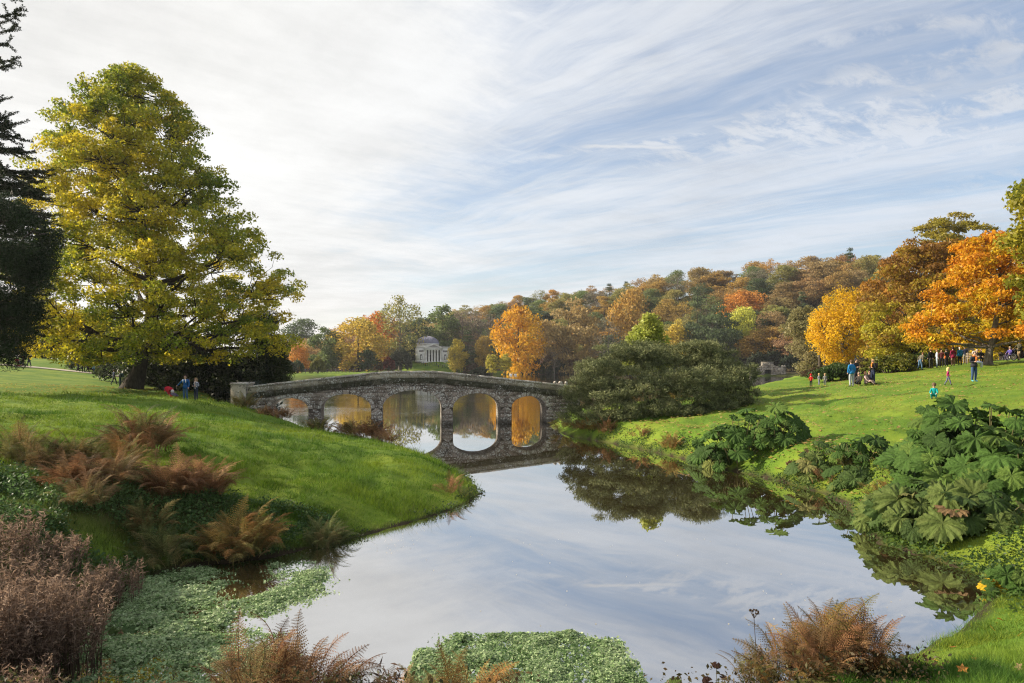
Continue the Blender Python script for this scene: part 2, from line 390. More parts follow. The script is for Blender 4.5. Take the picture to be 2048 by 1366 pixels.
def build_water():
    ys = np.array([5.2, 12, 20, 30, 45, 70, 110, 170, 250, 345.]); xs = np.array([-85, -40, -15, -5, 0, 5, 15, 40, 80, 130.])
    X, Y = np.meshgrid(xs, ys); n = 10; i = np.arange(n-1)[:, None]*n; j = np.arange(n-1)[None]
    me = np_mesh('lake_water', np.stack([X, Y, 0*X], -1).reshape(-1, 3), np.stack([i+j, i+j+1, i+n+j+1, i+n+j], -1).reshape(-1, 4), mats=[water_material()])
    link('lake_water', me, kind='structure')
build_water()
# ------------------------------------------------------------------ bridge
TH = math.radians(9.5); BA = np.array([math.cos(TH), math.sin(TH)]); BN = np.array([-math.sin(TH), math.cos(TH)])   # along, away from camera
BC = np.array([-6.56, 45.0]); BW = 2.2
ARCH = [(-7.83, 1.2, .74), (-4.27, 1.6, .96), (0.0, 1.95, 1.18), (4.27, 1.6, .96), (7.83, 1.2, .74)]   # centre, half span, rise
SPR, RING = 1.12, .27
def stone_material(name, lo, hi, moss, lichen, wet=True):
    m, T, out = new_mat(name)
    g = T.new('ShaderNodeNewGeometry'); co = g.outputs['Position']
    oi = T.new('ShaderNodeObjectInfo').outputs['Random']
    sp = T.new('ShaderNodeSeparateXYZ'); T.l.new(co, sp.inputs[0])
    sn = T.new('ShaderNodeSeparateXYZ'); T.l.new(g.outputs['Normal'], sn.inputs[0])
    n1 = T.noise(co, 1.5, 6.0, .7); n2 = T.noise(co, 6.0, 6.0, .75); n3 = T.noise(co, 11.0, 4.0, .65)
    c = T.mix(T.smooth(n1, .3, .7), (*lo, 1), (*hi, 1))
    v = T.math('ADD', .62, T.math('MULTIPLY', oi, .8))
    c = T.mix(1.0, c, T.xyz(v, v, v), 'MULTIPLY')
    c = T.mix(T.math('MULTIPLY', T.smooth(n2, .5, .72), .6), c, (lo[0]*.45, lo[1]*.45, lo[2]*.42, 1))
    mo = T.math('ADD', T.math('MULTIPLY', n1, .7), T.math('MULTIPLY', n2, .4))
    mo = T.smooth(T.math('ADD', mo, T.math('MULTIPLY', sn.outputs[2], .08)), .72-moss*.3, .86-moss*.3)
    c = T.mix(T.math('MULTIPLY', mo, .85), c, (.022, .024, .011, 1))
    lc = T.smooth(T.math('ADD', n3, T.math('MULTIPLY', T.noise(co, .9, 3.0), .35)), .84-lichen*.1, .9-lichen*.1)
    c = T.mix(T.math('MULTIPLY', lc, .85), c, (.52, .51, .46, 1))
    if wet: c = T.mix(T.smooth(sp.outputs[2], .5, .02, 0, .7), c, (.02, .019, .014, 1))
    h = T.math('ADD', n2, T.math('MULTIPLY', n3, .5))
    principled(T, out, c, .92, .12, bump(T, h, .9, .03))
    return m
RUBBLE = stone_material('weathered_rubble', (.1, .078, .064), (.27, .225, .186), .22, 1.3)
VOUS = stone_material('voussoir_stone', (.14, .115, .095), (.32, .27, .225), .12, 1.6)
ASHLAR = stone_material('parapet_ashlar', (.17, .148, .112), (.38, .335, .255), .4, 1.2)
MOSSY = stone_material('mossy_ledge', (.11, .1, .08), (.2, .18, .145), 1.0, .5)
COPE = stone_material('coping_stone', (.24, .2, .165), (.44, .39, .33), .42, 1.7)
def hump(s): return -0.9*(np.sqrt(max(abs(s)-1.2, 0)**2+.6**2)-.6)/8.2
def b_world(s, z, dep): p = BC+BA*s+BN*dep; return (p[0], p[1], z)
def prism(poly, d0, d1, ch=0.0):
    """stone whose face is poly in (s, z), from depth d0 to d1; its face edges are taken back a little"""
    n = len(poly); P_ = np.array(poly, float); c = P_.mean(0)
    inn = P_+(c-P_)/np.linalg.norm(c-P_, axis=1)[:, None]*ch
    V = [b_world(s, z, d0) for s, z in inn]+[b_world(s, z, d0+ch) for s, z in P_]+[b_world(s, z, d1) for s, z in P_]
    fs = [list(range(n))]; q = []
    for k in range(n):
        j = (k+1) % n; q += [(k, k+n, j+n, j), (k+n, k+2*n, j+2*n, j+n)]
    return V, fs, q
def stone(name, poly, d0, d1, mat, parent, ch=.02):
    V, n, q = prism(poly, d0, d1, ch)
    return link(name, np_mesh(name, V, [np.array(n), np.array(q)], mats=[mat]), parent)
def arch_open(s, z, extra=0.0):
    pass
def build_bridge():
    root = link('stone_bridge', None, loc=(0, 0, 0), label='old five-arched stone footbridge with mossy humped parapet across the lake', cat='bridge')
    R = random.Random(3)
    zt = lambda s: 3.57+hump(s)                     # top of coping
    zl = lambda s: zt(s)-.80                        # underside of the string course
    S0, S1 = -10.9, 11.4
    def half(c, a, r, z, ex):                       # half width of an opening (or the ring's outside) at height z
        A, B = a+ex, r+ex
        if z <= SPR: return a if ex == 0 else a
        t = (z-SPR)/B
        return A*math.sqrt(max(0, 1-t*t)) if t < 1 else -1
    # voussoirs and vaults
    for c, a, r in ARCH:
        n = max(9, int(round(math.pi*(a+r)/2/.30))) | 1
        th = [math.pi*k/n for k in range(n+1)]
        for k in range(n):
            t0, t1 = th[k], th[k+1]; g = .012/(a); e = RING*R.uniform(.92, 1.08)
            pt = lambda t, ex: (c-(a+ex)*math.cos(t), SPR+(r+ex)*math.sin(t))
            stone('voussoir', [pt(t0+g, 0), pt(t1-g, 0), pt(t1-g, e), pt(t0+g, e)][::-1], -.045-R.random()*.025, .35, VOUS, root)
        m = 24; V = []; Q = []
        prof = [(c-a, -.9)]+[(c-a*math.cos(math.pi*k/m), SPR+r*math.sin(math.pi*k/m)) for k in range(m+1)]+[(c+a, -.9)]
        for s, z in prof: V += [b_world(s, z, .0), b_world(s, z, BW)]
        for k in range(len(prof)-1): Q.append((2*k, 2*k+1, 2*k+3, 2*k+2))
        link('vault', np_mesh('vault', V, np.array(Q), mats=[RUBBLE]), root)
        # imposts on the jambs
    # rubble courses between the openings
    z = -.55; rows = []
    while z < 3.1: h = R.uniform(.2, .31); rows.append((z, z+h)); z += h
    for z0, z1 in rows:
        cuts0, cuts1 = [], []
        gaps = []
        ex = RING+.0
        for c, a, r in ARCH:
            w0 = half(c, a, r, z0, ex if z0 > SPR else 0); w1 = half(c, a, r, z1, ex if z1 > SPR else 0)
            if z0 <= SPR < z1: w1 = max(w1, half(c, a, r, SPR+.001, ex)*.999) if w1 > 0 else w1
            if w0 < 0: continue
            w1 = max(w1, 0)
            gaps.append((c-w0, c+w0, c-w1, c+w1))
        left0 = left1 = S0
        spans = []
        for g in gaps: spans.append((left0, g[0], left1, g[2])); left0, left1 = g[1], g[3]
        spans.append((left0, S1, left1, S1))
        for a0, b0, a1, b1 in spans:
            if min(b0-a0, b1-a1) < .06: continue
            L = (b0-a0+b1-a1)/2; n = max(1, int(round(L/R.uniform(.42, .62))))
            ts = [0]+sorted([(k+R.uniform(-.22, .22))/n for k in range(1, n)])+[1]
            for t0, t1 in zip(ts[:-1], ts[1:]):
                x0, x1, x2, x3 = a0+(b0-a0)*t0, a0+(b0-a0)*t1, a1+(b1-a1)*t1, a1+(b1-a1)*t0
                lim = min(zl(x0), zl(x1), zl(x2), zl(x3))
                if z0 > lim-.03: continue
                zz2, zz3 = min(z1, zl(x2)), min(z1, zl(x3)); g = .008
                if z1 <= .0 and z0 < -.4: continue
                stone('rubble_block', [(x0+g, z0+g), (x1-g, z0+g), (x2-g, zz2-g), (x3+g, zz3-g)], -.012-R.random()*.022, .12, RUBBLE, root, .018)
    # backing core (front recessed behind the joints, plain back face), as slices between the arch curves
    V = []; Q = []; ss = []
    for c, a, r in ARCH: ss += [c-a]+[c-a*math.cos(math.pi*k/20) for k in range(1, 20)]+[c+a]
    ss = sorted(set([S0, S1]+ss+list(np.linspace(S0, S1, 40))))
    def under(s):
        for c, a, r in ARCH:
            if c-a < s < c+a: return SPR+.0+r*math.sqrt(max(0, 1-((s-c)/a)**2))
        return -.9
    for s0, s1 in zip(ss[:-1], ss[1:]):
        if s1-s0 < 1e-6: continue
        mid = (s0+s1)/2; op = any(c-a < mid < c+a for c, a, r in ARCH)
        u0, u1 = (under(s0+1e-5), under(s1-1e-5)) if op else (-.9, -.9)
        if op: u0 = max(u0, SPR); u1 = max(u1, SPR)
        for dep in (.015,):
            k = len(V); V += [b_world(s0, u0, dep), b_world(s1, u1, dep), b_world(s1, zl(s1)+.02, dep), b_world(s0, zl(s0)+.02, dep)]
            Q.append((k, k+1, k+2, k+3))
    MORT = plain('lime_mortar', (.07, .06, .05), .95, .4, 5)
    link('core_wall', np_mesh('core_wall', V, np.array(Q), mats=[MORT]), root)
    V2 = [(a[0]+BN[0]*(BW-.015), a[1]+BN[1]*(BW-.015), a[2]) for a in V]; link('back_wall', np_mesh('back_wall', V2, np.array(Q), mats=[RUBBLE]), root)
    # string course, parapet slabs, coping (front and back)
    for side in (0, 1):
        d = lambda x, t: (x, x+t) if side == 0 else (BW-x-t, BW-x)
        s = S0+.5
        while s < S1:
            L = R.uniform(.8, 1.25); e = min(S1, s+L); g = .007
            zs = [(s+g, zl(s)), (e-g, zl(e)), (e-g, zl(e)+.33), (s+g, zl(s)+.33)]
            stone('string_course_block', zs, *d(-.10-R.random()*.02, .45), MOSSY, root, .025)
            s = e
        s = S0+.55
        while s < S1:
            L = R.uniform(1.1, 1.7); e = min(S1, s+L); g = .006
            stone('parapet_slab', [(s+g, zl(s)+.333), (e-g, zl(e)+.333), (e-g, zt(e)-.115), (s+g, zt(s)-.115)], *d(-.02-R.random()*.012, .26), ASHLAR, root, .012)
            s = e
        s = S0+.55
        while s < S1:
            L = R.uniform(.7, 1.2); e = min(S1, s+L); g = .008; j = R.uniform(-.012, .012)
            stone('coping_stone', [(s+g, zt(s)-.112), (e-g, zt(e)-.112), (e-g, zt(e)+j), (s+g, zt(s)+j)], *d(-.07-R.random()*.02, .37), COPE, root, .03)
            s = e
    for side, dd in ((0, (-.13, .45)), (1, (BW-.45, BW+.13))):
        stone('end_pier', [(-11.35, .6), (-10.42, .6), (-10.42, 2.72), (-11.35, 2.72)], *dd, ASHLAR, root, .02)
        stone('end_pier_cap', [(-11.41, 2.723), (-10.36, 2.723), (-10.40, 2.84), (-11.37, 2.84)], dd[0]-.05, dd[1]+.05, COPE, root, .03)
        stone('end_pier_plinth', [(-11.5, .3), (-10.3, .3), (-10.3, 1.55), (-11.5, 1.55)], dd[0]-.08, dd[1]+.08, RUBBLE, root, .03)
    V = []; Q = []
    for k, s in enumerate(np.linspace(S0, S1, 36)): V += [b_world(s, zl(s)+.22, .2), b_world(s, zl(s)+.22, BW-.2)]
    for k in range(35): Q.append((2*k, 2*k+2, 2*k+3, 2*k+1))
    link('deck', np_mesh('deck', V, np.array(Q), mats=[plain('trodden_gravel', (.2, .17, .13), .95, .3, 8)]), root)
    # pale loose stones on the right end of the parapet
    for k, (s, w) in enumerate(((9.55, .22), (9.9, .3), (10.35, .2))):
        stone('loose_coping_stone', [(s, zt(s)+.005), (s+w, zt(s+w)+.005), (s+w*.8, zt(s)+.16), (s+w*.25, zt(s)+.13+.05*k)], .0, .28, COPE, root, .03)
build_bridge()

# ------------------------------------------------------------------ temple
def build_temple():
    tx, ty = TEMPLE; tz = 5.95; rot = math.radians(20)
    root = link('domed_temple', None, loc=(tx, ty, tz), label='white domed classical temple with columned portico on a green mound', cat='temple')
    root.rotation_euler = (0, 0, rot); root.scale = (1.1, 1.1, 1.04)
    m, T, out = new_mat('pale_limestone')
    co = T.new('ShaderNodeTexCoord').outputs['Object']; n = T.noise(co, .9, 6.0, .7)
    principled(T, out, T.mix(T.smooth(n, .35, .7), (.68, .67, .63, 1), (.88, .87, .83, 1)), .85, .2, bump(T, n, .4, .05))
    LS = m; LEAD = plain('lead_roof', (.20, .20, .26), .55, .2, .8); DK = plain('shaded_doorway', (.03, .03, .035), .9)
    GR = plain('portico_wall', (.3, .29, .27), .9, .2, 2)
    P = lambda name, mb, mat, par=root: link(name, mb.mesh(name, [mat]), par)
    # front block (local -Y is the front)
    W, Hh = 15.2, 7.0
    for sx in (-1, 1):
        w = P('wing_wall', MB().box((sx*5.6, -4.6, Hh/2), (4.0, 3.6, Hh)), LS)
        P('niche', MB().box((sx*5.6, -6.41, 2.3), (.9, .06, 2.6)), DK, w)
        st = MB().lathe([(.28, 1.15), (.3, 1.5), (.2, 2.1), (.3, 2.6), (.12, 2.85), (.16, 3.05), (.05, 3.22)], 8, (sx*5.6, -6.5, 0)); P('niche_statue', st, LS, w)
        P('relief_panel', MB().box((sx*5.6, -6.42, 5.2), (2.2, .05, .9)), GR, w)
        P('wing_plinth', MB().box((sx*5.6, -4.6, .35), (4.25, 3.85, .7)), LS, w)
        P('wing_cornice', MB().box((sx*5.6, -4.6, Hh+.2), (4.5, 4.1, .4)), LS, w)
    P('portico_back_wall', MB().box((0, -3.6, 3.4), (7.4, .4, 6.8)), GR)
    P('doorway', MB().box((-1.1, -3.83, 1.7), (1.2, .06, 3.2)), DK)
    for k in range(6):
        x = -3.4+k*1.36
        if 0 < k < 5 or True:
            c = MB().lathe([(.42, 0), (.42, .25), (.36, .35), (.34, 3.0), (.30, 5.2), (.44, 5.5), (.46, 5.7)], 12, (x, -6.6, .15)); P('column', c, LS)
    P('architrave', MB().box((0, -5.4, 6.15), (7.9, 3.4, .7)), LS)
    P('portico_cornice', MB().box((0, -5.4, 6.62), (8.5, 3.9, .24)), LS)
    ped = MB(); y0, y1 = -7.1, -3.4
    ped.add([(-4.2, y0, 6.75), (4.2, y0, 6.75), (0, y0, 8.55), (-4.2, y1, 6.75), (4.2, y1, 6.75), (0, y1, 8.55)], [(0, 1, 2), (5, 4, 3)]); ped.add([(-4.2, y0, 6.75), (4.2, y0, 6.75), (0, y0, 8.55), (-4.2, y1, 6.75), (4.2, y1, 6.75), (0, y1, 8.55)], [(0, 2, 5, 3), (1, 4, 5, 2)])
    pd = P('pediment', ped, LS)
    ty_ = MB(); ty_.add([(-3.3, y0-.03, 6.9), (3.3, y0-.03, 6.9), (0, y0-.03, 8.3)], [(0, 1, 2)]); P('tympanum', ty_, GR, pd)  # flat grey panel: shade under the raking cornices put into its colour
    for sx in (-1, 1):
        r = MB(); a = math.atan2(1.8, 4.2)
        V = np.array([(-4.5*sx, y0-.25, 6.74), (0, y0-.25, 8.66), (0, y0-.25, 8.95), (-4.6*sx, y0-.25, 6.98)]); V2 = V+np.array([0, .5, 0])
        r.add(np.concatenate([V, V2]), [(0,1,2,3), (7,6,5,4), (0,4,5,1), (1,5,6,2), (2,6,7,3), (3,7,4,0)]); P('raking_cornice', r, LS, pd)
    for k in range(4): P('step', MB().box((0, -6.5-k*.25, .12-k*.14), (9.5+k*.5, 2.6+k*.5, .14)), LS)
    P('drum', MB().lathe([(5.4, 0), (5.4, 7.4), (5.6, 7.5), (5.6, 7.7), (5.3, 7.8), (5.3, 8.8), (5.55, 8.9), (5.55, 9.15), (5.0, 9.2)], 40, (0, 5.0, 0)), LS)
    n = 48; prof = []
    for k in range(13):
        t = k/12*math.pi/2; prof.append((5.25*math.cos(t)+.02, 9.1+3.7*math.sin(t)))
    dm = P('dome', MB().lathe([(5.5, 9.0), (5.5, 9.25)]+prof, n, (0, 5.0, 0)), LEAD)
    for k in range(24):
        a = k/24*2*math.pi; pts = [((r+.05)*math.cos(a), 5+(r+.05)*math.sin(a), z+.05) for r, z in prof[:-1]]
        P('dome_rib', MB().tube(pts, .10, 4, cap=False), LEAD, dm)
    P('finial', MB().lathe([(.25, 12.75), (.2, 13.0), (.08, 13.2), (.02, 13.4)], 8, (0, 5, 0)), LEAD, dm)
build_temple()

# ------------------------------------------------------------------ rocky grotto (boathouse ruin) on the far right shore
def build_grotto():
    R = random.Random(8); gxx, gy = 100.5, 268.0
    root = link('rock_grotto', None, loc=(gxx, gy, 0), label='grey rockwork grotto with a dark arch at the lake edge', cat='grotto')
    GM = stone_material('grotto_rock', (.13, .115, .095), (.27, .24, .2), .35, .6, wet=False)
    w0 = MB(); w0.box((-3.8, .8, 1.6), (5.4, 1.6, 3.6)); w0.box((4.0, .8, 1.6), (5.2, 1.6, 3.6)); w0.box((0, .8, 4.1), (4.4, 1.6, 2.9))
    link('backing_wall', w0.mesh('backing_wall', [GM]), root)
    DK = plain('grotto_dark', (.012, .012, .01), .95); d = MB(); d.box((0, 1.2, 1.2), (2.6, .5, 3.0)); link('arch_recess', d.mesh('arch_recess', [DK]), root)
    ico = [(math.cos(a)*math.cos(b), math.sin(a)*math.cos(b), math.sin(b)) for b in (-1.2, -.4, .4, 1.2) for a in np.arange(7)/7*6.283]
    def rock(x, z, r):
        V = np.array(ico)*np.array([r*R.uniform(.9, 1.3), r*.7, r*R.uniform(.6, .95)])*np.random.default_rng(R.randrange(9999)).uniform(.8, 1.15, (28, 1))
        Fq = [(i*7+j, i*7+(j+1) % 7, i*7+7+(j+1) % 7, i*7+7+j) for i in range(3) for j in range(7)]
        m = MB(); m.add(V, Fq); m.add(V[21:], [list(range(7))]); m.add(V[:7], [list(range(7))[::-1]])
        o = link('rock', m.mesh('rock', [GM]), root); o.location = (x, 0, z)
    for i in range(15):
        for j in range(6):
            x = -6.8+i*.95+R.uniform(-.2, .2); z = .2+j*.85+R.uniform(-.15, .15)
            if abs(x) < 1.35 and z < 2.7-.5*abs(x): continue
            if abs(x) > 2.6 and z > 3.6+R.uniform(-.4, .5): continue
            rock(x, z, R.uniform(.5, .72))
build_grotto()

# ------------------------------------------------------------------ gravel path on the left
def build_path():
    xs = np.linspace(-75, -36, 60); V = []; Q = []
    for i, x in enumerate(xs):
        yc = 86+2.0*math.sin(x*.09); hw = 1.1*float(sstep(-36, -42, x)*0+1)
        for dy in (-hw, 0, hw): V.append((x, yc+dy, hz(x, yc+dy)+.06))
    for i in range(59):
        for j in range(2): Q.append((i*3+j, i*3+3+j, i*3+4+j, i*3+1+j))
    link('path', np_mesh('path', V, np.array(Q), mats=[plain('pale_gravel', (.38, .33, .26), .95, .2, 3)]), kind='structure')
build_path()

# ------------------------------------------------------------------ foliage builders
def unit(v): return v/(np.linalg.norm(v, axis=-1, keepdims=True)+1e-9)
def leaf_cloud(C, size, rg, nrm=None, nb=.5, aspect=.55, axis=None, ab=0.0, fold=.18, tri=False):
    """one folded rhombus for each leaf: centres C, half length size"""
    n = len(C); size = np.broadcast_to(size, (n,))[:, None]
    N = unit(rg.normal(size=(n, 3)))
    if nrm is not None: N = unit(N*(1-nb)+nrm*nb)
    t = rg.normal(size=(n, 3))
    if axis is not None: t = unit(t)*(1-ab)+axis*ab
    t = unit(t-(t*N).sum(1, keepdims=True)*N); b = np.cross(N, t)
    if tri:
        V = np.stack([C-t*size, C+b*size*aspect+t*size*.3, C-b*size*aspect+t*size*.75], 1).reshape(-1, 3)
        return V, np.arange(3*n).reshape(n, 3)
    V = np.stack([C-t*size, C+b*size*aspect+N*size*fold, C+t*size, C-b*size*aspect+N*size*fold], 1).reshape(-1, 3)
    return V, np.arange(4*n).reshape(n, 4)
def crown_clusters(profile, n, rg, shell=.62, rough=.2, ns=1):
    """cluster centres inside a crown given as rows (z, cx, cy, rx, ry)"""
    pr = np.array(profile, float); zs = pr[:, 0]
    zz = np.linspace(zs[0], zs[-1], 200); w = np.interp(zz, zs, pr[:, 3])+.15*pr[:, 3].max(); cw = np.cumsum(w); cw /= cw[-1]
    z = np.interp(rg.random(n), cw, zz); a = rg.random(n)*2*math.pi
    r = (shell+(1-shell)*rg.random(n))**1.0; r = np.where(rg.random(n) < .22, rg.random(n)*shell, r)
    r = r*(1+(fbm(a*1.3+7, z/(zs[-1]-zs[0])*7, ns, 2)-.5)*2*rough)
    f = [np.interp(z, zs, pr[:, k]) for k in range(1, 5)]
    return np.stack([f[0]+f[2]*r*np.cos(a), f[1]+f[3]*r*np.sin(a), z], 1), r
def tree_meshes(name, profile, ncl, nleaf, leaf, rc, seed, trunk=.5, clear=None, top=.86, flat=.65, limbs=14, rough=.2, shell=.62,
                aspect=.55, droop=0.0, sides=5, bark=None, mat=None, lean=0.0, twig=.35, grad=0.0, tintvar=.22, tmean=.42, tri=False):
    rg = np.random.default_rng(seed); pr = np.array(profile, float)
    C, rr = crown_clusters(profile, ncl, rg, shell, rough, seed)
    zmin, zmax = pr[0, 0], pr[-1, 0]; clear = zmin if clear is None else clear
    RC = rc*rg.uniform(.65, 1.35, ncl)
    # wood
    wb = MB(); zt = zmin+(zmax-zmin)*top
    def axis(z): return np.stack([np.interp(z, np.append(0, pr[:, 0]), np.append(0, pr[:, 1]))*.6+lean*z, np.interp(z, np.append(0, pr[:, 0]), np.append(0, pr[:, 2]))*.6, z], -1)
    tz = np.linspace(-.3, zt, 14); tp = axis(np.maximum(tz, 0)); tp[:, 2] = tz
    tp[:, :2] += (rg.random((14, 2))-.5)*trunk*.5*(np.arange(14) > 1)[:, None]
    tr = trunk*(1-.88*np.clip(tz/zt, 0, 1)**.9)*(1+.75*np.exp(-np.maximum(tz+.3, 0)/(trunk*1.0+.05)))
    wb.tube(tp, tr, max(6, sides+3))
    def trunk_at(z): return np.array([np.interp(z, tz, tp[:, k]) for k in range(3)])
    main = rg.choice(ncl, min(limbs, ncl), replace=False); ends = []
    for i in main:
        e = C[i]; hd = math.hypot(*(e[:2]-trunk_at(e[2])[:2])); z0 = np.clip(e[2]-hd*rg.uniform(.35, .75), clear*.8, zt*.93)
        s = trunk_at(z0); r0 = np.interp(z0, tz, tr)*.55; t = np.linspace(0, 1, 8)[:, None]
        mid = (s+e)/2+np.array([0, 0, -.08*hd+droop*.3*hd])
        pts = s*(1-t)**2+2*t*(1-t)*mid+e*t*t; pts[1:-1] += (rg.random((6, 3))-.5)*hd*.07
        wb.tube(pts, np.linspace(r0, .03*trunk+.012, 8), sides, cap=False); ends.append(pts)
    E = np.concatenate([p[3:7] for p in ends]) if ends else tp[6:]
    for i in range(ncl):
        if i in main or rg.random() > twig: continue
        e = C[i]; k = np.argmin(((E-e)**2).sum(1)+np.maximum(E[:, 2]-e[2], 0)**2*2); s = E[k]; t = np.linspace(0, 1, 5)[:, None]
        pts = s*(1-t)+e*t; pts[1:-1] += (rg.random((3, 3))-.5)*np.linalg.norm(e-s)*.16
        wb.tube(pts, np.linspace(.07*trunk+.012, .012, 5), 4 if sides > 4 else 3, cap=False)
    wood = wb.mesh(name+'_wood', [bark or BARK], smooth=True)
    # leaves
    per = np.maximum(3, (nleaf*RC**2/np.sum(RC**2))).astype(int); idx = np.repeat(np.arange(ncl), per); n = len(idx)
    d = unit(rg.normal(size=(n, 3))); d[:, 2] = np.where(rg.random(n) < .35, -np.abs(d[:, 2]), np.abs(d[:, 2]))
    rad = RC[idx]*(.35+.75*rg.random(n)**.6)
    off = d*rad[:, None]; off[:, 2] *= flat; off[:, 2] -= droop*rad*rg.random(n)*2
    P_ = C[idx]+off+rg.normal(size=(n, 3))*leaf*.5
    ct = np.clip(rg.normal(tmean, tintvar, ncl)+(fbm(C[:, 0]*.13+C[:, 1]*.09, C[:, 2]*.16, seed+4)-.5)*1.0, 0, 1)
    tint = np.clip(ct[idx]+rg.normal(0, .13, n)+grad*(1-2*(P_[:, 2]-zmin)/(zmax-zmin)), 0, 1)
    V, Fq = leaf_cloud(P_, leaf*rg.uniform(.6, 1.3, n), rg, d, .45, aspect, tri=tri)
    return wood, np_mesh(name+'_leaves', V, Fq, tint=tint, mats=[mat or LEAF])
def plant_tree(name, meshes, loc, label, c1, c2, cat='tree', group=None, rz=0.0, sc=1.0, sz=None):
    r = link(name, None, loc=loc, label=label, cat=cat, group=group)
    r.rotation_euler = (0, 0, rz); r.scale = (sc, sc, sz or sc)
    link('trunk', meshes[0], r); link('crown', meshes[1], r, color=c1, c2=c2)
    return r
def prof_from_px(rows, px0, Y, zb, depth=.9, cy=0.0):
    """crown rows (py, px_left, px_right) seen at distance Y -> local profile; sorted upwards"""
    o = []
    for py, a, b in rows:
        z = H+(HZ-py)/F*Y-zb; o.append((z, ((a+b)/2-px0)/F*Y, cy, (b-a)/2/F*Y, (b-a)/2/F*Y*depth))
    return sorted(o)
# ------------------------------------------------------------------ the large tulip tree on the left lawn
def big_trees():
    Y = 62; b = base(262, Y)
    pr = prof_from_px([(722,130,480),(708,70,540),(650,58,596),(585,62,596),(520,84,552),(450,92,505),(400,88,478),(340,85,432),(285,88,410),(235,116,384),(195,172,350),(165,206,312),(140,236,280)], 262, Y, b[2], .95)
    ms = tree_meshes('tulip_tree', pr, 1250, 165000, .135, .78, 4, tri=True, aspect=.75, tmean=.36, trunk=.62, clear=4.5, flat=.6, limbs=60, rough=.24, shell=.6, sides=6, twig=.8)
    plant_tree('tulip_tree', ms, b, 'tall tulip tree turning from green to yellow on the left lawn', (.18, .25, .022), (.68, .52, .03))
    # maple with orange crown on the right, its trunk behind the standing woman
    Y = 55; b = base(1975, Y)
    pr = prof_from_px([(688,1860,2110),(670,1838,2150),(640,1838,2170),(600,1862,2170),(560,1885,2150),(520,1905,2120),(490,1930,2080),(468,1965,2040)], 1975, Y, b[2], .9)
    ms = tree_meshes('maple_tree', pr, 230, 40000, .14, .8, 9, trunk=.30, clear=1.9, flat=.5, limbs=26, rough=.2, sides=6, twig=.8, bark=BARKG)
    plant_tree('maple_tree', ms, b, 'orange maple with leaning grey trunk on the right lawn above the walkers', (.66, .27, .016), (.52, .42, .022))
    # brown to yellow tree beside it
    Y = 72; b = base(1838, Y)
    pr = prof_from_px([(725,1742,1900),(690,1728,1925),(640,1732,1930),(590,1742,1925),(540,1768,1930),(500,1800,1930),(478,1830,1900)], 1838, Y, b[2], .9)
    ms = tree_meshes('beech_tree', pr, 180, 33000, .16, 1.0, 12, trunk=.3, clear=1.8, flat=.5, limbs=26, rough=.2, sides=6, twig=.8, grad=.42, tmean=.22)
    plant_tree('beech_tree', ms, b, 'brown-topped beech with yellow-green lower boughs left of the orange maple', (.27, .13, .026), (.42, .40, .028))
    # low yellow foliage of a tree farther right behind the maple
    Y = 80; b = base(2040, Y)
    pr = prof_from_px([(722,1930,2150),(690,1920,2170),(650,1935,2170),(600,1960,2140),(560,2000,2100)], 2040, Y, b[2], .7)
    ms = tree_meshes('hornbeam', pr, 110, 22000, .19, 1.1, 15, trunk=.35, clear=1.2, flat=.55, limbs=14, sides=5)
    plant_tree('hornbeam_tree', ms, b, 'bright yellow low-branched tree behind the wheelchair at the right edge', (.62, .42, .015), (.46, .38, .025))
    # yellow weeping birch
    Y = 96; b = base(1690, Y)
    pr = prof_from_px([(712,1650,1722),(690,1634,1728),(650,1616,1732),(620,1628,1732),(598,1642,1728),(580,1662,1718)], 1690, Y, b[2], .9)
    ms = tree_meshes('weeping_birch', pr, 100, 17000, .15, .9, 18, trunk=.3, clear=3, flat=1.0, droop=1.0, limbs=18, sides=5, bark=BARKG, rough=.36)
    plant_tree('weeping_birch', ms, b, 'golden weeping birch with hanging sprays beside the lake on the right', (.72, .46, .016), (.58, .32, .018))
    for px, Yb, lb in ((1651, 97, 'slim bare trunk left of the golden birch'), (1640, 99, 'slim bare trunk farthest left under the golden birch')):
        bb = base(px, Yb); m = MB(); m.tube([(0, 0, -.2), (.05, 0, 3), (0, .1, 6), (.2, .1, 9)], [.3, .24, .18, .06], 7)
        m.tube([(.02, 0, 4), (.8, .1, 6.5), (1.3, 0, 8.4)], [.13, .08, .03], 5); m.tube([(.02, 0, 5), (-.7, .2, 7), (-1.1, .2, 8.6)], [.12, .07, .03], 5)
        link('tree_trunk', m.mesh('tree_trunk', [BARK], smooth=True), loc=bb, label=lb, cat='trunk')
    # olive rounded tree at the water left of the birch
    Y = 118; b = base(1610, Y)
    pr = prof_from_px([(738,1600,1660),(700,1582,1665),(660,1570,1662),(635,1582,1650),(618,1598,1635)], 1610, Y, b[2], .9)
    ms = tree_meshes('willow_tree', pr, 90, 17000, .2, 1.2, 21, trunk=.35, clear=.8, flat=.7, limbs=10, sides=4, rough=.18)
    plant_tree('willow_tree', ms, b, 'olive-grey rounded willow at the lake edge left of the golden birch', (.26, .22, .1), (.19, .18, .065), sc=1)
    # tall layered crown high on the right skyline
    Y = 120; b = base(1908, Y)
    pr = prof_from_px([(560,1860,1950),(510,1845,1980),(480,1838,1988),(455,1850,1965),(432,1870,1940),(416,1890,1925)], 1908, Y, b[2], .9)
    ms = tree_meshes('layered_beech', pr, 80, 15000, .22, 1.35, 24, trunk=.6, clear=12, flat=.28, limbs=26, sides=5, rough=.3, twig=.9)
    plant_tree('layered_beech', ms, b, 'tall olive-yellow tree with layered boughs topping the right skyline', (.32, .25, .026), (.22, .2, .026))
    Y = 105; b = base(1800, Y)
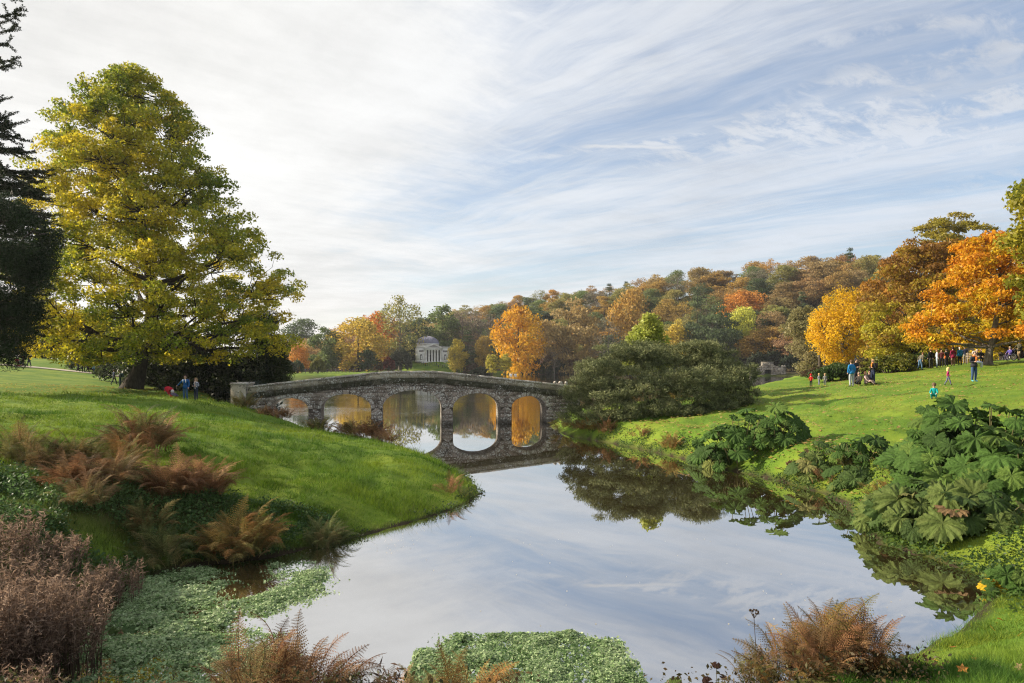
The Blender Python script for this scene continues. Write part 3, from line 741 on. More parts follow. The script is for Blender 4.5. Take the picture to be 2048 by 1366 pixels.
    pr = prof_from_px([(700,1745,1880),(620,1740,1900),(560,1765,1930),(520,1800,1930),(500,1830,1900)], 1815, Y, b[2], .8)
    ms = tree_meshes('russet_beech', pr, 110, 18000, .24, 1.5, 27, trunk=.5, clear=5, flat=.5, limbs=18, sides=5)
    plant_tree('russet_beech', ms, b, 'russet-orange tree filling the gap behind the brown-topped beech', (.42, .18, .024), (.3, .18, .028))
    Y = 110; b = base(2000, Y)
    pr = prof_from_px([(690,1920,2090),(600,1905,2100),(540,1920,2080),(500,1945,2050),(485,1965,2020)], 1990, Y, b[2], .8)
    ms = tree_meshes('copper_beech', pr, 110, 18000, .24, 1.5, 28, trunk=.5, clear=5, flat=.5, limbs=18, sides=5)
    plant_tree('amber_beech', ms, b, 'amber tree rising directly behind the orange maple crown', (.48, .22, .024), (.32, .2, .028))
    # near leafy edge at the right border
    Y = 42; b = base(2135, Y)
    pr = prof_from_px([(640,2060,2230),(560,2040,2240),(500,2024,2240),(450,2032,2240),(410,2035,2230),(392,2050,2200),(340,2080,2180)], 2135, Y, b[2], .9)
    ms = tree_meshes('lime_tree', pr, 130, 22000, .15, .8, 31, trunk=.3, clear=3, flat=.6, limbs=14, sides=5)
    plant_tree('lime_tree', ms, b, 'yellow-green tree cut by the right edge of the view', (.15, .18, .02), (.42, .34, .03))
    # yew and monkey puzzle on the left edge
    Y = 36; b = base(-30, Y)
    pr = prof_from_px([(722,-70,22),(690,-110,45),(640,-130,62),(580,-140,80),(520,-140,98),(470,-130,102),(440,-110,80),(415,-90,52),(395,-60,20)], -30, Y, b[2], .9)
    ms = tree_meshes('yew_tree', pr, 280, 70000, .15, .5, 34, tri=True, trunk=.4, clear=.5, flat=1.1, limbs=14, sides=5, aspect=.16, mat=NEEDLE, rough=.16, shell=.75)
    plant_tree('yew_tree', ms, b, 'very dark green yew overhanging the left edge of the lawn', (.012, .022, .008), (.022, .042, .012))
big_trees()

def monkey_puzzle():
    Y = 45; b = base(-75, Y); rg = np.random.default_rng(41)
    root = link('monkey_puzzle_tree', None, loc=b, label='dark monkey puzzle tree with curved rope-like branches at the upper left edge', cat='tree')
    m = MB(); m.tube([(0, 0, -.3), (.1, 0, 8), (0, .1, 16), (.1, 0, 30)], [.6, .45, .35, .1], 8); link('trunk', m.mesh('trunk', [BARK], smooth=True), root)
    wb = MB(); C = []; Ax = []
    def rope(p0, d0, L, r):
        n = 9; pts = [np.array(p0, float)]; d = np.array(d0, float)
        for k in range(n): d = unit(d+np.array([0, 0, .13 if k > 4 else -.07])+rg.normal(size=3)*.05); pts.append(pts[-1]+d*L/n)
        pts = np.array(pts); wb.tube(pts, np.linspace(r, r*.4, n+1), 4, cap=False)
        t = np.linspace(0, 1, max(4, int(L*13))); cc = np.stack([np.interp(t*n, np.arange(n+1), pts[:, k]) for k in range(3)], 1)
        ax = unit(np.gradient(cc, axis=0)); C.append(np.repeat(cc, 6, 0)); Ax.append(np.repeat(ax, 6, 0))
        return pts
    zm = H+(HZ-235)/F*Y-b[2]
    for k in range(150):
        z = zm+1-(zm-3)*rg.random()**1.4; a = rg.random()*6.283
        if rg.random() < .6: a = rg.uniform(-1.1, 1.1)
        R_ = (gx(70, Y)-b[0])*1.0
        py_ = HZ-(z+b[2]-H)/Y*F; L = R_*np.interp(py_, [215, 235, 290, 330, 380, 480, 700], [.4, .56, .78, .95, 1.04, 1.06, .9])*rg.uniform(.86, 1.04)
        d = np.array([math.cos(a), math.sin(a), .12]); p = rope((0, 0, z), d, L, .06)
        for q in range(6):
            i = rg.integers(4, 9); s = unit(d*.8+np.array([-d[1], d[0], 0])*rg.uniform(-.9, .9)+np.array([0, 0, rg.uniform(-.25, .2)])); rope(p[i], s, L*rg.uniform(.2, .42), .035)
    # sparse arms higher up
    for py, px in ((20,30),(40,22),(95,30),(110,20),(60,12),(0,55),(190,8),(215,12),(-40,30),(-30,50)):
        e = np.array(at(px, py, Y))-np.array(b); s = np.array([0, 0, e[2]-rg.uniform(.2, 1.2)]); d = unit(e-s); p = rope(s, d-np.array([0, 0, .1]), np.linalg.norm(e-s), .06)
        for q in range(9):
            i = rg.integers(4, 10); rope(p[i], unit(d+rg.normal(size=3)*.5), rg.uniform(.3, .8), .03)
    link('branch_ropes', wb.mesh('branch_ropes', [BARK]), root, kind='stuff')
    C = np.concatenate(C); Ax = np.concatenate(Ax); n = len(C)
    side = unit(rg.normal(size=(n, 3))); side = unit(side-(side*Ax).sum(1, keepdims=True)*Ax)
    V, Fq = leaf_cloud(C+side*.07, .11, rg, None, 0, .3, unit(side+Ax*.7), .9, tri=True)
    link('needles', np_mesh('needles', V, Fq, tint=rg.random(n), mats=[NEEDLE]), root, color=(.014, .022, .011), c2=(.03, .045, .018))
monkey_puzzle()

# ------------------------------------------------------------------ shrubs
def shrub_meshes(lobes, n, leaf, seed, aspect=.5, mat=None, up=.35, spray=0.0, clump=.25, tri=False):
    """mound of foliage from ellipsoid lobes (x, y, z, rx, ry, rz): leaves in small tufts over and inside each lobe"""
    rg = np.random.default_rng(seed); L = np.array(lobes, float); w = L[:, 3]*L[:, 5]; w /= w.sum()
    nt = max(40, n//40); k = rg.choice(len(L), nt, p=w)
    d = unit(rg.normal(size=(nt, 3))); d[:, 2] = np.where(d[:, 2] < -.35, -d[:, 2], d[:, 2])
    rad = (.72+.34*rg.random(nt))*(.86+.28*fbm(d[:, 0]*3+k*5, d[:, 1]*3+d[:, 2]*2.2, seed))
    T_ = L[k, :3]+d*L[k, 3:]*rad[:, None]; T_[:, 2] = np.maximum(T_[:, 2], .05)
    i = rg.integers(0, nt, n); s = clump*np.mean(L[:, 3])
    off = rg.normal(size=(n, 3))*s*np.array([.5, .5, .32])+d[i]*(rg.random(n)[:, None])*s*.7
    P_ = T_[i]+off; P_[:, 2] = np.abs(P_[:, 2])+.02
    ax = unit(d[i]+np.array([0, 0, up]))
    V, Fq = leaf_cloud(P_, leaf*rg.uniform(.6, 1.4, n), rg, d[i], .4, aspect, ax, spray, tri=tri)
    tint = np.clip(rg.normal(.4, .25, nt)[i]+rg.normal(0, .15, n), 0, 1)
    wb = MB()
    for q in range(8):
        e = T_[rg.integers(0, nt)]; wb.tube([(e[0]*.15, e[1]*.15, -.1), e*np.array([.5, .5, .45]), e*.92], [.07, .05, .015], 5, cap=False)
    return wb.mesh('stems', [BARK]), np_mesh('foliage', V, Fq, tint=tint, mats=[mat or LEAF])
def plant_shrub(name, ms, loc, label, c1, c2, group=None, sc=(1, 1, 1), rz=0, cat='shrub'):
    r = link(name, None, loc=loc, label=label, cat=cat, group=group); r.scale = sc; r.rotation_euler = (0, 0, rz)
    link('stems', ms[0], r); link('foliage', ms[1], r, color=c1, c2=c2); return r
def shrubs():
    # dense evergreen mound at the right end of the bridge
    Y = 40; b = (gx(1310, Y), Y, .7)
    lob = []
    for px, py, rw, rh, y in ((1185,775,62,58,39),(1250,735,75,52,41),(1320,730,80,55,42),(1400,735,75,52,41.5),(1440,760,68,62,40),(1300,785,95,52,38.2),(1380,785,85,52,38),(1230,815,70,34,37.6),(1470,790,40,42,39.5),(1160,805,42,38,38.8),(1280,708,50,26,43),(1420,712,50,28,42.5),(1200,838,50,22,37.4),(1270,832,60,24,37.2),(1340,826,60,24,37.4),(1410,818,56,24,37.8),(1465,808,44,24,38.6),(1150,835,30,24,38.6)):
        p = at(px, py, y); lob.append((p[0]-b[0], p[1]-b[1], p[2]-b[2], rw/F*y, rw/F*y*.8, rh/F*y))
    rl = random.Random(4); sub = []
    for (x_, y_, z_, rx, ry, rz) in lob:
        sub.append((x_, y_, z_-.15, rx*.7, ry*.7, rz*.68))
        for k in range(7):
            a_ = rl.uniform(0, 6.283); e_ = rl.uniform(-.1, 1.2); f_ = rl.uniform(.24, .42)
            sub.append((x_+rx*.78*math.cos(a_)*math.cos(e_), y_+ry*.78*math.sin(a_)*math.cos(e_), max(.1, z_+rz*.78*math.sin(e_)), rx*f_*1.25, ry*f_, rz*f_*.6))
    lob = sub
    ms = shrub_meshes(lob, 150000, .10, 51, .18, NEEDLE, .35, .7, .3, True)
    plant_shrub('evergreen_shrub', ms, b, 'broad dark evergreen mound at the right end of the bridge', (.088, .108, .046), (.23, .24, .105))
    # fresh green sapling rising behind it
    Yb = 48; bb = base(1290, Yb)
    pr = prof_from_px([(735,1240,1345),(700,1244,1344),(672,1258,1332),(655,1276,1322),(642,1288,1310)], 1290, Yb, bb[2], .8)
    ms = tree_meshes('sapling', pr, 46, 7000, .11, .4, 53, trunk=.08, clear=.8, flat=1.2, limbs=16, sides=4, rough=.35)
    plant_tree('young_tree', ms, bb, 'fresh yellow-green young tree poking above the dark evergreen mound', (.27, .33, .06), (.4, .42, .08))
    # dark shrubs behind the tulip tree and beside the bridge's left end
    dk = [(-.9, 0, .8, 1.5, 1.3, 1.0), (.9, .1, .9, 1.5, 1.3, 1.2), (0, .3, 1.5, 1.4, 1.3, 1.0), (-1.8, .2, .6, 1.0, 1.0, .8), (1.9, 0, .6, 1.0, 1.0, .8)]
    proto = shrub_meshes(dk, 9000, .1, 55, .4, LEAF, .3, .2)
    g = 'dark rhododendrons behind the tulip tree'
    spots = [(300,78,2.0,'left of the trunk foot'),(345,74,2.1,'just right of the tulip trunk'),(400,72,2.2,'behind the man in blue'),(440,68,2.0,'behind the woman in the patterned coat'),(478,66,2.2,'behind the end pier of the bridge'),(215,92,1.6,'beside the gravel path walkers'),(20,118,3.2,'far beyond the path at the left edge'),(70,122,3.6,'far beyond the path under the yew'),(120,120,3.4,'far beyond the path left of the walkers'),(165,122,3.6,'far beyond the path behind the walkers'),(210,118,3.2,'far beyond the path right of the walkers')]
    for i, (px, Y_, s, w) in enumerate(spots):
        bb = base(px, Y_); bb = (bb[0], bb[1], bb[2]-.1)
        plant_shrub('rhododendron', proto, bb, 'dark glossy rhododendron '+w, (.025, .038, .015), (.06, .075, .03), g, (s, s, s*1.0), i*1.3)
    bb = base(498, 60); ms = shrub_meshes([(0, 0, .9, 1.9, 1.6, 1.2), (.3, 0, 2.0, 1.4, 1.3, 1.0), (-1.2, 0, .7, 1.2, 1.1, .9), (1.3, .1, .7, 1.2, 1.1, .9)], 14000, .1, 57, .3, NEEDLE, .3, .4)
    plant_shrub('blue_conifer', ms, bb, 'grey-blue spreading conifer beside the left end pier of the bridge', (.035, .055, .045), (.075, .1, .085), None, (1.0, 1, 1.05), 0, 'conifer')
    Y_ = 66; bb = base(535, Y_)
    pr = prof_from_px([(775,500,572),(735,502,570),(700,508,562),(665,520,552),(635,530,544)], 535, Y_, bb[2], .9)
    ms = tree_meshes('dark_conifer', pr, 90, 22000, .14, .7, 59, trunk=.2, clear=.3, flat=1.0, limbs=8, sides=4, aspect=.25, mat=NEEDLE, rough=.14)
    plant_tree('conical_evergreen', ms, bb, 'dark olive columnar evergreen at the left lake edge behind the bridge', (.03, .045, .014), (.065, .075, .02))
    # shrub row under the right trees
    proto2 = shrub_meshes([(-.8, 0, .5, 1.2, .9, .6), (.7, 0, .6, 1.2, .9, .7), (0, .2, .8, .9, .8, .6)], 7000, .1, 61, .5, LEAF, .4, .1)
    g = 'low green shrubs along the lawn edge on the right'
    for i, (px, Y_, s, w, c) in enumerate(((1668,60,.95,'beside the child with yellow boots',0),(1685,62,1.0,'left of the man in the blue jacket',0),(1775,62,1.1,'right of the standing blonde woman',1),(1805,63,1.1,'at the foot of the leaning man',1),(1835,68,1.0,'behind the leaning man',0),(1720,66,1.0,'behind the picnic group',2),(1640,66,.8,'behind the small children',2))):
        bb = base(px, Y_); cols = [((.035, .07, .018), (.08, .12, .03)), ((.07, .1, .015), (.22, .2, .02)), ((.10, .05, .03), (.06, .075, .025))][c]
        plant_shrub('low_shrub', proto2, (bb[0], bb[1], bb[2]-.05), 'low leafy shrub '+w, *cols, g, (s, s, s*.9), i)
    # far-left garden and the shores round the temple (distances 230-340 m)
    far = shrub_meshes([(-1.2, 0, 1.4, 2.2, 1.9, 1.6), (1.3, 0, 1.5, 2.1, 1.9, 1.8), (0, .3, 2.6, 1.9, 1.7, 1.5), (-2.2, 0, .8, 1.5, 1.4, 1.0), (2.4, 0, .8, 1.5, 1.4, 1.0)], 4200, .26, 63, .5, LEAF, .3, .1, .3)
    g = 'shrubs along the far shore'
    L = [(635,236,26,716,'olive-yellow','clipped dome on the far left lawn',(.14,.15,.03),(.2,.18,.04)),(575,232,30,722,'grey-green','at the left end of the far lawn',(.05,.065,.035),(.08,.09,.05)),
     (593,236,26,722,'pale green','between the orange tree and the dome shrub',(.06,.1,.05),(.1,.13,.06)),
     (775,322,26,716,'crimson','left of the temple mound',(.2,.03,.02),(.12,.03,.02)),(755,318,18,718,'brown','left of the crimson bush',(.13,.08,.035),(.1,.08,.03)),(715,300,24,722,'grey-brown','under the far yellow tree',(.07,.065,.035),(.1,.08,.04)),
     (800,326,40,698,'grey-green','close against the temple left wall',(.06,.075,.045),(.09,.1,.06)),(822,345,26,700,'dark grey-green','behind the temple left corner',(.035,.045,.028),(.06,.07,.04)),
     (945,330,34,728,'dull red-brown','right of the temple mound',(.13,.07,.045),(.09,.07,.04)),(960,326,36,735,'dark green','at the waterline right of the mound',(.03,.05,.022),(.05,.07,.03)),
     (1058,318,26,728,'deep green','under the golden tree by the water',(.03,.055,.02),(.05,.07,.03)),(1088,316,28,726,'green','right of the golden tree by the water',(.04,.065,.022),(.07,.09,.03)),(1112,312,34,722,'dark green','above the right end of the parapet',(.03,.05,.025),(.06,.07,.035)),
     (1100,322,36,706,'pinkish','among the far shore bushes right of the golden tree',(.17,.09,.07),(.12,.09,.06)),(1130,318,40,700,'russet','on the shore left of the dark evergreen mound',(.2,.09,.04),(.13,.1,.045)),
     (1515,275,40,706,'dark','left of the rock grotto',(.025,.035,.018),(.04,.05,.02)),(1580,275,36,710,'deep green','right of the rock grotto',(.022,.04,.018),(.045,.06,.025)),(1548,285,44,700,'dark green','above the rock grotto',(.022,.034,.018),(.04,.05,.02))]
    for i, (px, Y_, wpx, top, cn, w, c1, c2) in enumerate(L):
        bb = base(px, Y_); wid = wpx*2/F*Y_/2; zt_ = H+(HZ-top)/F*Y_; hh = max(1.5, zt_-bb[2])
        plant_shrub('shore_shrub', far, bb, cn+' shrub '+w, c1, c2, g, (wid/7*1.05, wid/8, hh/4.0), i*.7 if False else 0)
    for px, w in ((984, 'left'), (1011, 'right')):
        Y_ = 296; bb = (gx(px, Y_), Y_, .1); s = 4.0
        ms = shrub_meshes([(0, 0, 1.6, 1.9, 1.9, 1.5), (0, 0, 3.6, 2.6, 2.5, 2.2), (0, 0, 5.4, 2.5, 2.4, 2.2), (.1, 0, 7.0, 1.8, 1.8, 1.4)], 5200, .27, 65+px, .35, LEAF, .6, .5, .25)
        r = plant_shrub('pollard_willow', ms, bb, w+' of the twin pale yellow-green willows at the far lake edge', (.42, .39, .06), (.5, .42, .06), 'twin willows by the golden tree', (1, 1, 1.02), 0, 'willow')
shrubs()
# ------------------------------------------------------------------ wooded hillside beyond the lake
def forest():
    R = random.Random(77)
    def pf(rows): return [(z, 0, 0, r, r) for z, r in rows]
    def pt(name, rows, ncl, nl, leaf, rc, seed, **k): return tree_meshes(name, pf(rows), ncl, nl, leaf, rc, seed, sides=4, **{'shell': .62, 'rough': .12, 'flat': .85, **k})
    S = {   # all about 16 m tall
     'round': [pt('round_a', [(.8,3),(4,5.6),(8,6.4),(11,6.2),(14,4.2),(15.8,1.2)], 62, 6760, .36, 1.86, 101, trunk=.35, limbs=10),
               pt('round_b', [(.8,3.4),(4,5.8),(8,6.6),(12,5.6),(14.5,3.2),(16,.8)], 53, 6760, .36, 2.07, 102, trunk=.35, limbs=10, rough=.28)],
     'oval': [pt('oval_a', [(2,2.2),(5,4.4),(9,5.0),(13,3.6),(16,.8)], 53, 5980, .36, 1.65, 103, trunk=.3, limbs=9),
              pt('oval_b', [(1.5,2.6),(5,4.6),(8,4.8),(12,4.0),(16,1.0)], 53, 5980, .36, 1.71, 104, trunk=.3, limbs=9, rough=.3)],
     'broad': [pt('broad_a', [(1,4.5),(5,7.3),(9,7.8),(12,6.6),(14.5,3.8),(16,1.2)], 77, 8060, .36, 1.93, 105, trunk=.45, limbs=14, flat=.5),
               pt('broad_b', [(1,5),(5,7.1),(9,7.4),(12.5,5.6),(15,2.6),(16,1)], 69, 8060, .36, 2.07, 106, trunk=.45, limbs=14, flat=.45, rough=.3)],
     'conical': [pt('conic_a', [(.8,3.4),(3,3.6),(7,2.6),(11,1.6),(14,.8),(16,.15)], 80, 4200, .26, .8, 107, trunk=.3, limbs=6, aspect=.35, flat=.45, mat=NEEDLE)],
     'bare': [pt('bare_a', [(3.5,3),(8,5.8),(11,6.4),(14,4.4),(16,1.2)], 130, 1500, .22, 1.2, 108, trunk=.42, limbs=40, twig=1.0, bark=BARKG)],
     'thin': [pt('thin_a', [(3,3),(7,5.8),(11,6.2),(14,4.4),(16,1.2)], 110, 2900, .28, 1.2, 109, trunk=.4, limbs=30, twig=.9, bark=BARKG)]}
    PAL = {'rust': ((0.410,0.186,0.055),(0.277,0.178,0.065)), 'ochre': ((0.483,0.299,0.065),(0.349,0.235,0.070)), 'olive': ((0.218,0.230,0.070),(0.326,0.273,0.074)), 'green': ((0.120,0.178,0.060),(0.204,0.235,0.070)),
           'dark green': ((0.058,0.088,0.043),(0.102,0.140,0.055)), 'grey-brown': ((0.253,0.214,0.144),(0.204,0.178,0.129)), 'orange': ((0.651,0.260,0.044),(0.483,0.248,0.055)), 'copper': ((0.349,0.173,0.074),(0.266,0.156,0.085)), 'tawny': ((0.374,0.254,0.100),(0.277,0.208,0.090)),
           'golden': ((.74,.45,.02),(.68,.33,.02)), 'yellow': ((0.651,0.521,0.070),(0.483,0.389,0.074)), 'lime': ((0.410,0.494,0.074),(0.530,0.521,0.087))}
    G = 'autumn trees on the far wooded hillside'; used = []
    def put(kind, px, Y, top, wpx, colour, label=None, grp=G, zb=None, var=0):
        x = gx(px, Y); z = hz(x, Y) if zb is None else zb
        hh = H+(HZ-top)/F*Y-z; sc = hh/16.0
        wid = wpx/F*Y/2; base_r = {'round': 6.5, 'oval': 4.9, 'broad': 7.6, 'conical': 3.6, 'bare': 6.2, 'thin': 6.2}[kind]
        sx = wid/base_r; ms = S[kind][var % len(S[kind])]
        r = link(NM[kind], None, loc=(x, Y, z), cat='tree', group=grp); r.scale = (sx, sx, max(sc, .3)); r.rotation_euler = (0, 0, R.random()*6.28)
        c1, c2 = PAL[colour]
        if colour in ('rust', 'copper', 'orange') and label is None: c1 = (c1[0]*.95, c1[1]*1.25, c1[2]*1.25); c2 = (c2[0], c2[1]*1.2, c2[2]*1.2)
        j = [R.uniform(.82, 1.2) for _ in range(3)]; f = R.uniform(.85, 1.15)
        link('trunk', ms[0], r); link('crown', ms[1], r, color=[c*f*(.5+.5*q) for c, q in zip(c1, j)], c2=[c*f for c in c2])
        if label: r['label'] = label
        used.append((x, Y, sx*base_r)); return r
    NM = {'round': 'round_tree', 'oval': 'oval_tree', 'broad': 'spreading_tree', 'conical': 'conifer_tree', 'bare': 'bare_tree', 'thin': 'thinning_tree'}
    key = [('round',1037,310,617,96,'golden','brilliant golden tree by the lake right of the temple'),
     ('thin',800,338,595,100,'olive','tall half-bare beech breaking the skyline left of the temple dome'),
     ('round',716,306,640,112,'yellow','broad yellow tree left of the temple beyond the bridge'),
     ('round',596,250,694,44,'orange','small round orange tree at the left end of the far lawn'),
     ('oval',650,300,656,66,'green','loose green tree above the far left lawn'),
     ('round',605,420,644,80,'dark green','dark hazy tree on the far left skyline beside the tulip tree'),
     ('thin',690,330,648,80,'copper','copper-brown tree left behind the broad yellow tree'),
     ('oval',736,296,695,34,'dark green','small dark evergreen in front of the broad yellow tree'),
     ('round',1487,335,584,92,'orange','dome-shaped red-orange tree high above the rock grotto'),
     ('round',1484,306,622,66,'lime','yellow-green tree just below the red-orange dome tree'),
     ('broad',1425,300,616,100,'dark green','big dark green tree above the right half of the evergreen mound'),
     ('oval',1356,302,640,54,'yellow','small yellow-green tree left of the big dark green tree'),
     ('conical',1394,330,576,50,'dark green','tall dark conifer left of the red-orange dome tree'),
     ('round',1262,318,590,92,'ochre','rounded ochre tree above the left half of the evergreen mound'),
     ('broad',1138,318,604,124,'tawny','wide tawny-brown tree right of the brilliant golden tree'),
     ('bare',1217,306,648,86,'grey-brown','grey leafless tree between the tawny tree and the evergreen mound'),
     ('bare',1108,310,668,60,'grey-brown','small grey leafless tree at the shore right of the golden tree'),
     ('conical',936,336,661,54,'dark green','dark green cone-shaped tree right of the temple'),
     ('oval',914,330,679,38,'yellow','small yellow tree touching the temple right wall'),
     ('round',967,332,677,36,'ochre','small ochre tree between the cone tree and the golden tree'),
     ('oval',886,372,612,70,'green','green leafy tree rising behind the temple dome'),
     ('thin',925,380,625,70,'grey-brown','grey-brown tree behind and right of the temple dome'),
     ('thin',962,372,628,80,'grey-brown','wide grey-brown tree above the cone-shaped tree'),
     ('broad',838,366,640,80,'dark green','dark tree right behind the temple left side'),
     ('round',755,350,628,80,'orange','orange-brown tree between the broad yellow tree and the half-bare beech'),
     ('oval',560,300,690,60,'dark green','dark tree at the far left lawn beside the columnar evergreen'),
     ('round',1545,300,655,80,'ochre','ochre tree above the right end of the evergreen mound'),
     ('oval',1552,318,610,66,'olive','olive tree above the rock grotto'),
     ('conical',1668,290,590,40,'green','light green conifer behind the golden birch'),
     ('round',1510,420,528,60,'ochre','round ochre tree standing proud of the ridge line'),
     ('round',1690,420,512,76,'rust','domed brown tree topping the right ridge line'),
     ('round',1310,330,660,60,'ochre','ochre tree directly behind the young green tree')]
    for i, k in enumerate(key): put(*k[:6], label=k[6], grp=None if i < 32 else G, var=i)
    ords = ['first', 'second', 'third', 'fourth', 'fifth', 'sixth', 'seventh', 'eighth', 'ninth', 'tenth']
    zones = [(560,700,'left end of the wood'),(700,830,'wood left of the temple'),(830,905,'wood behind the temple'),(905,1000,'wood right of the temple'),(1000,1085,'wood behind the golden tree'),(1085,1180,'wood above the bridge end'),
             (1180,1290,'wood above the mound, left'),(1290,1400,'wood above the mound, middle'),(1400,1510,'wood above the mound, right'),(1510,1610,'wood above the grotto'),(1610,1850,'wood behind the birch')]
    fill = []
    for row, off in enumerate((16, 38, 60, 84, 108, 130)):
        x = -150+R.random()*8
        while x < 270:
            step = R.uniform(7, 11); x += step
            Y = np.interp(x, HILL_X, HILL_Y)+off+R.uniform(-6, 6); px = 1024+F*x/Y
            if not 565 < px < 1790 or (row == 0 and 790 < px < 935): continue
            rr = R.uniform(6.6, 9.6)
            if any((x-a)**2+(Y-b)**2 < (max(rr, c)*.55+1.0)**2 for a, b, c in used): continue
            if math.hypot((x-TEMPLE[0])/17, (Y-TEMPLE[1])/13) < 1: continue
            kind = R.choices(['round', 'broad', 'oval', 'thin', 'bare', 'conical'], [34, 22, 16, 16, 6, 6 if row != 5 else 8])[0]
            if kind == 'conical': colour = R.choice(['dark green', 'dark green', 'green'])
            elif kind == 'bare': colour = 'grey-brown'
            else: colour = R.choices(['rust', 'ochre', 'olive', 'green', 'dark green', 'grey-brown', 'orange', 'copper', 'tawny'], [6, 26, 30, 18, 4, 6, 3, 6, 18] if row > 1 else [6, 16, 22, 18, 10, 8, 4, 6, 12])[0]
            z = hz(x, Y); hh = R.uniform(11.5, 16.5)*(.8 if px < 720 else 1)*(1.1 if kind == 'conical' else 1)
            top = HZ-(z+hh-H)/Y*F; wpx = 2*rr/Y*F*(.6 if kind == 'conical' else 1)
            o = put(kind, px, Y, top, wpx, colour, var=R.randrange(2)); fill.append((o, px, row, colour, kind))
    band = ['at the foot of', 'low in', 'midway up', 'midway up', 'high in', 'on the skyline of']
    kn = {'round': 'round', 'oval': 'narrow', 'broad': 'spreading', 'conical': 'pointed', 'bare': 'leafless', 'thin': 'half-bare'}
    byl = {}
    for o, px, row, colour, kind in fill:
        zn = next(n for a, b, n in zones if a <= px < b)
        byl.setdefault(f'{colour} {kn[kind]} tree {band[row]} the {zn}', []).append((px, o))
    for lb, v in byl.items():
        v.sort(key=lambda q: q[0])
        for i, (px, o) in enumerate(v): o['label'] = lb if len(v) == 1 else f'{lb}, {ords[i]} from left'
    print('forest', len(used))
forest()
# ------------------------------------------------------------------ ferns
def frond_mesh(name, L, w, pairs, sub, seed, arch=1.15, start=1.25):
    rg = np.random.default_rng(seed); m = MB(); n = 14; t = np.linspace(0, 1, n)
    ang = start-arch*t**1.2; ds = L/(n-1)
    pts = np.zeros((n, 3)); curl = rg.normal()*.25
    for k in range(1, n): pts[k] = pts[k-1]+ds*np.array([math.sin(curl*t[k])*math.cos(ang[k]), math.cos(ang[k])*math.cos(curl*t[k]), math.sin(ang[k])])
    m.tube(pts, np.linspace(.008, .002, n)*L/.8, 3, cap=False); tri = []; tv = []; cnt = 0
    for k in range(pairs):
        s = .12+.87*(k+.5)/pairs; p = np.array([np.interp(s, t, pts[:, q]) for q in range(3)]); fwd = np.array([np.interp(min(s+.04, 1), t, pts[:, q]) for q in range(3)])-p; fwd /= np.linalg.norm(fwd)+1e-9
        up = np.cross(np.array([1., 0, 0]), fwd); l = w*math.sin(math.pi*min(1, (.16+.84*s))**.85)*rg.uniform(.8, 1.1)+.01
        for sx in (-1, 1):
            d = np.array([sx, 0, 0])*.92+fwd*.42-up*rg.uniform(-.05, .35); d /= np.linalg.norm(d); wd = L*.9/pairs*.62
            if sub == 0:
                e = p+d*l; q = np.cross(d, up); q /= np.linalg.norm(q)+1e-9
                tv += [p-q*wd*.2, p+d*l*.45+q*wd*.55-up*.0, e-up*l*.12, p+d*l*.45-q*wd*.55]; tri.append((cnt, cnt+1, cnt+2, cnt+3)); cnt += 4
            else:
                for j in range(sub):
                    u_ = (j+.4)/sub; c = p+d*l*u_-up*l*.14*u_*u_; sl = wd*1.0*(1-u_*.75); q = np.cross(d, up); q /= np.linalg.norm(q)+1e-9
                    for sy in (-1, 1):
                        a = c-d*l/sub*.30; b = c+d*l/sub*.42; e = c+q*sy*sl+d*l/sub*.5-up*rg.uniform(-.1, .35)*sl
                        tv += [a, e, b, (a+b)/2]; tri.append((cnt, cnt+1, cnt+2, cnt+3)); cnt += 4
    k0 = m.n; m.add(tv, tri); ms = m.mesh(name, [FROND])
    a = ms.attributes.new('tint', 'FLOAT', 'FACE'); a.data.foreach_set('value', rg.random(len(ms.polygons)).astype(np.float32))
    return ms
FR_NEAR = [frond_mesh('frond_near', 1.0, .19, 19, 6, s, a, b) for s, a, b in ((1, 1.4, 1.3), (2, 1.9, 1.35), (3, 1.0, 1.3))]
FR_MID = [frond_mesh('frond_mid', 1.0, .19, 16, 3, s, a, b) for s, a, b in ((4, 1.4, 1.3), (5, 1.9, 1.35), (6, 1.0, 1.3))]
FR_FAR = [frond_mesh('frond_far', 1.0, .2, 11, 0, s, a, b) for s, a, b in ((7, 1.3, 1.3), (8, 1.7, 1.3), (9, 1.0, 1.3))]
FERN_PAL = {'rust': [(0.207,0.110,0.059),(0.164,0.088,0.049),(0.262,0.164,0.086),(0.153,0.102,0.055)], 'tan': [(0.262,0.192,0.099),(0.218,0.158,0.081),(0.186,0.170,0.074),(0.186,0.113,0.062)],
            'ochre': [(0.240,0.170,0.062),(0.197,0.147,0.049),(0.153,0.147,0.049),(0.207,0.113,0.044)], 'green': [(0.120,0.147,0.055),(0.153,0.170,0.068),(0.087,0.113,0.049),(0.197,0.170,0.081)], 'olive': [(0.142,0.142,0.055),(0.186,0.158,0.062),(0.109,0.119,0.049),(0.197,0.136,0.062)]}
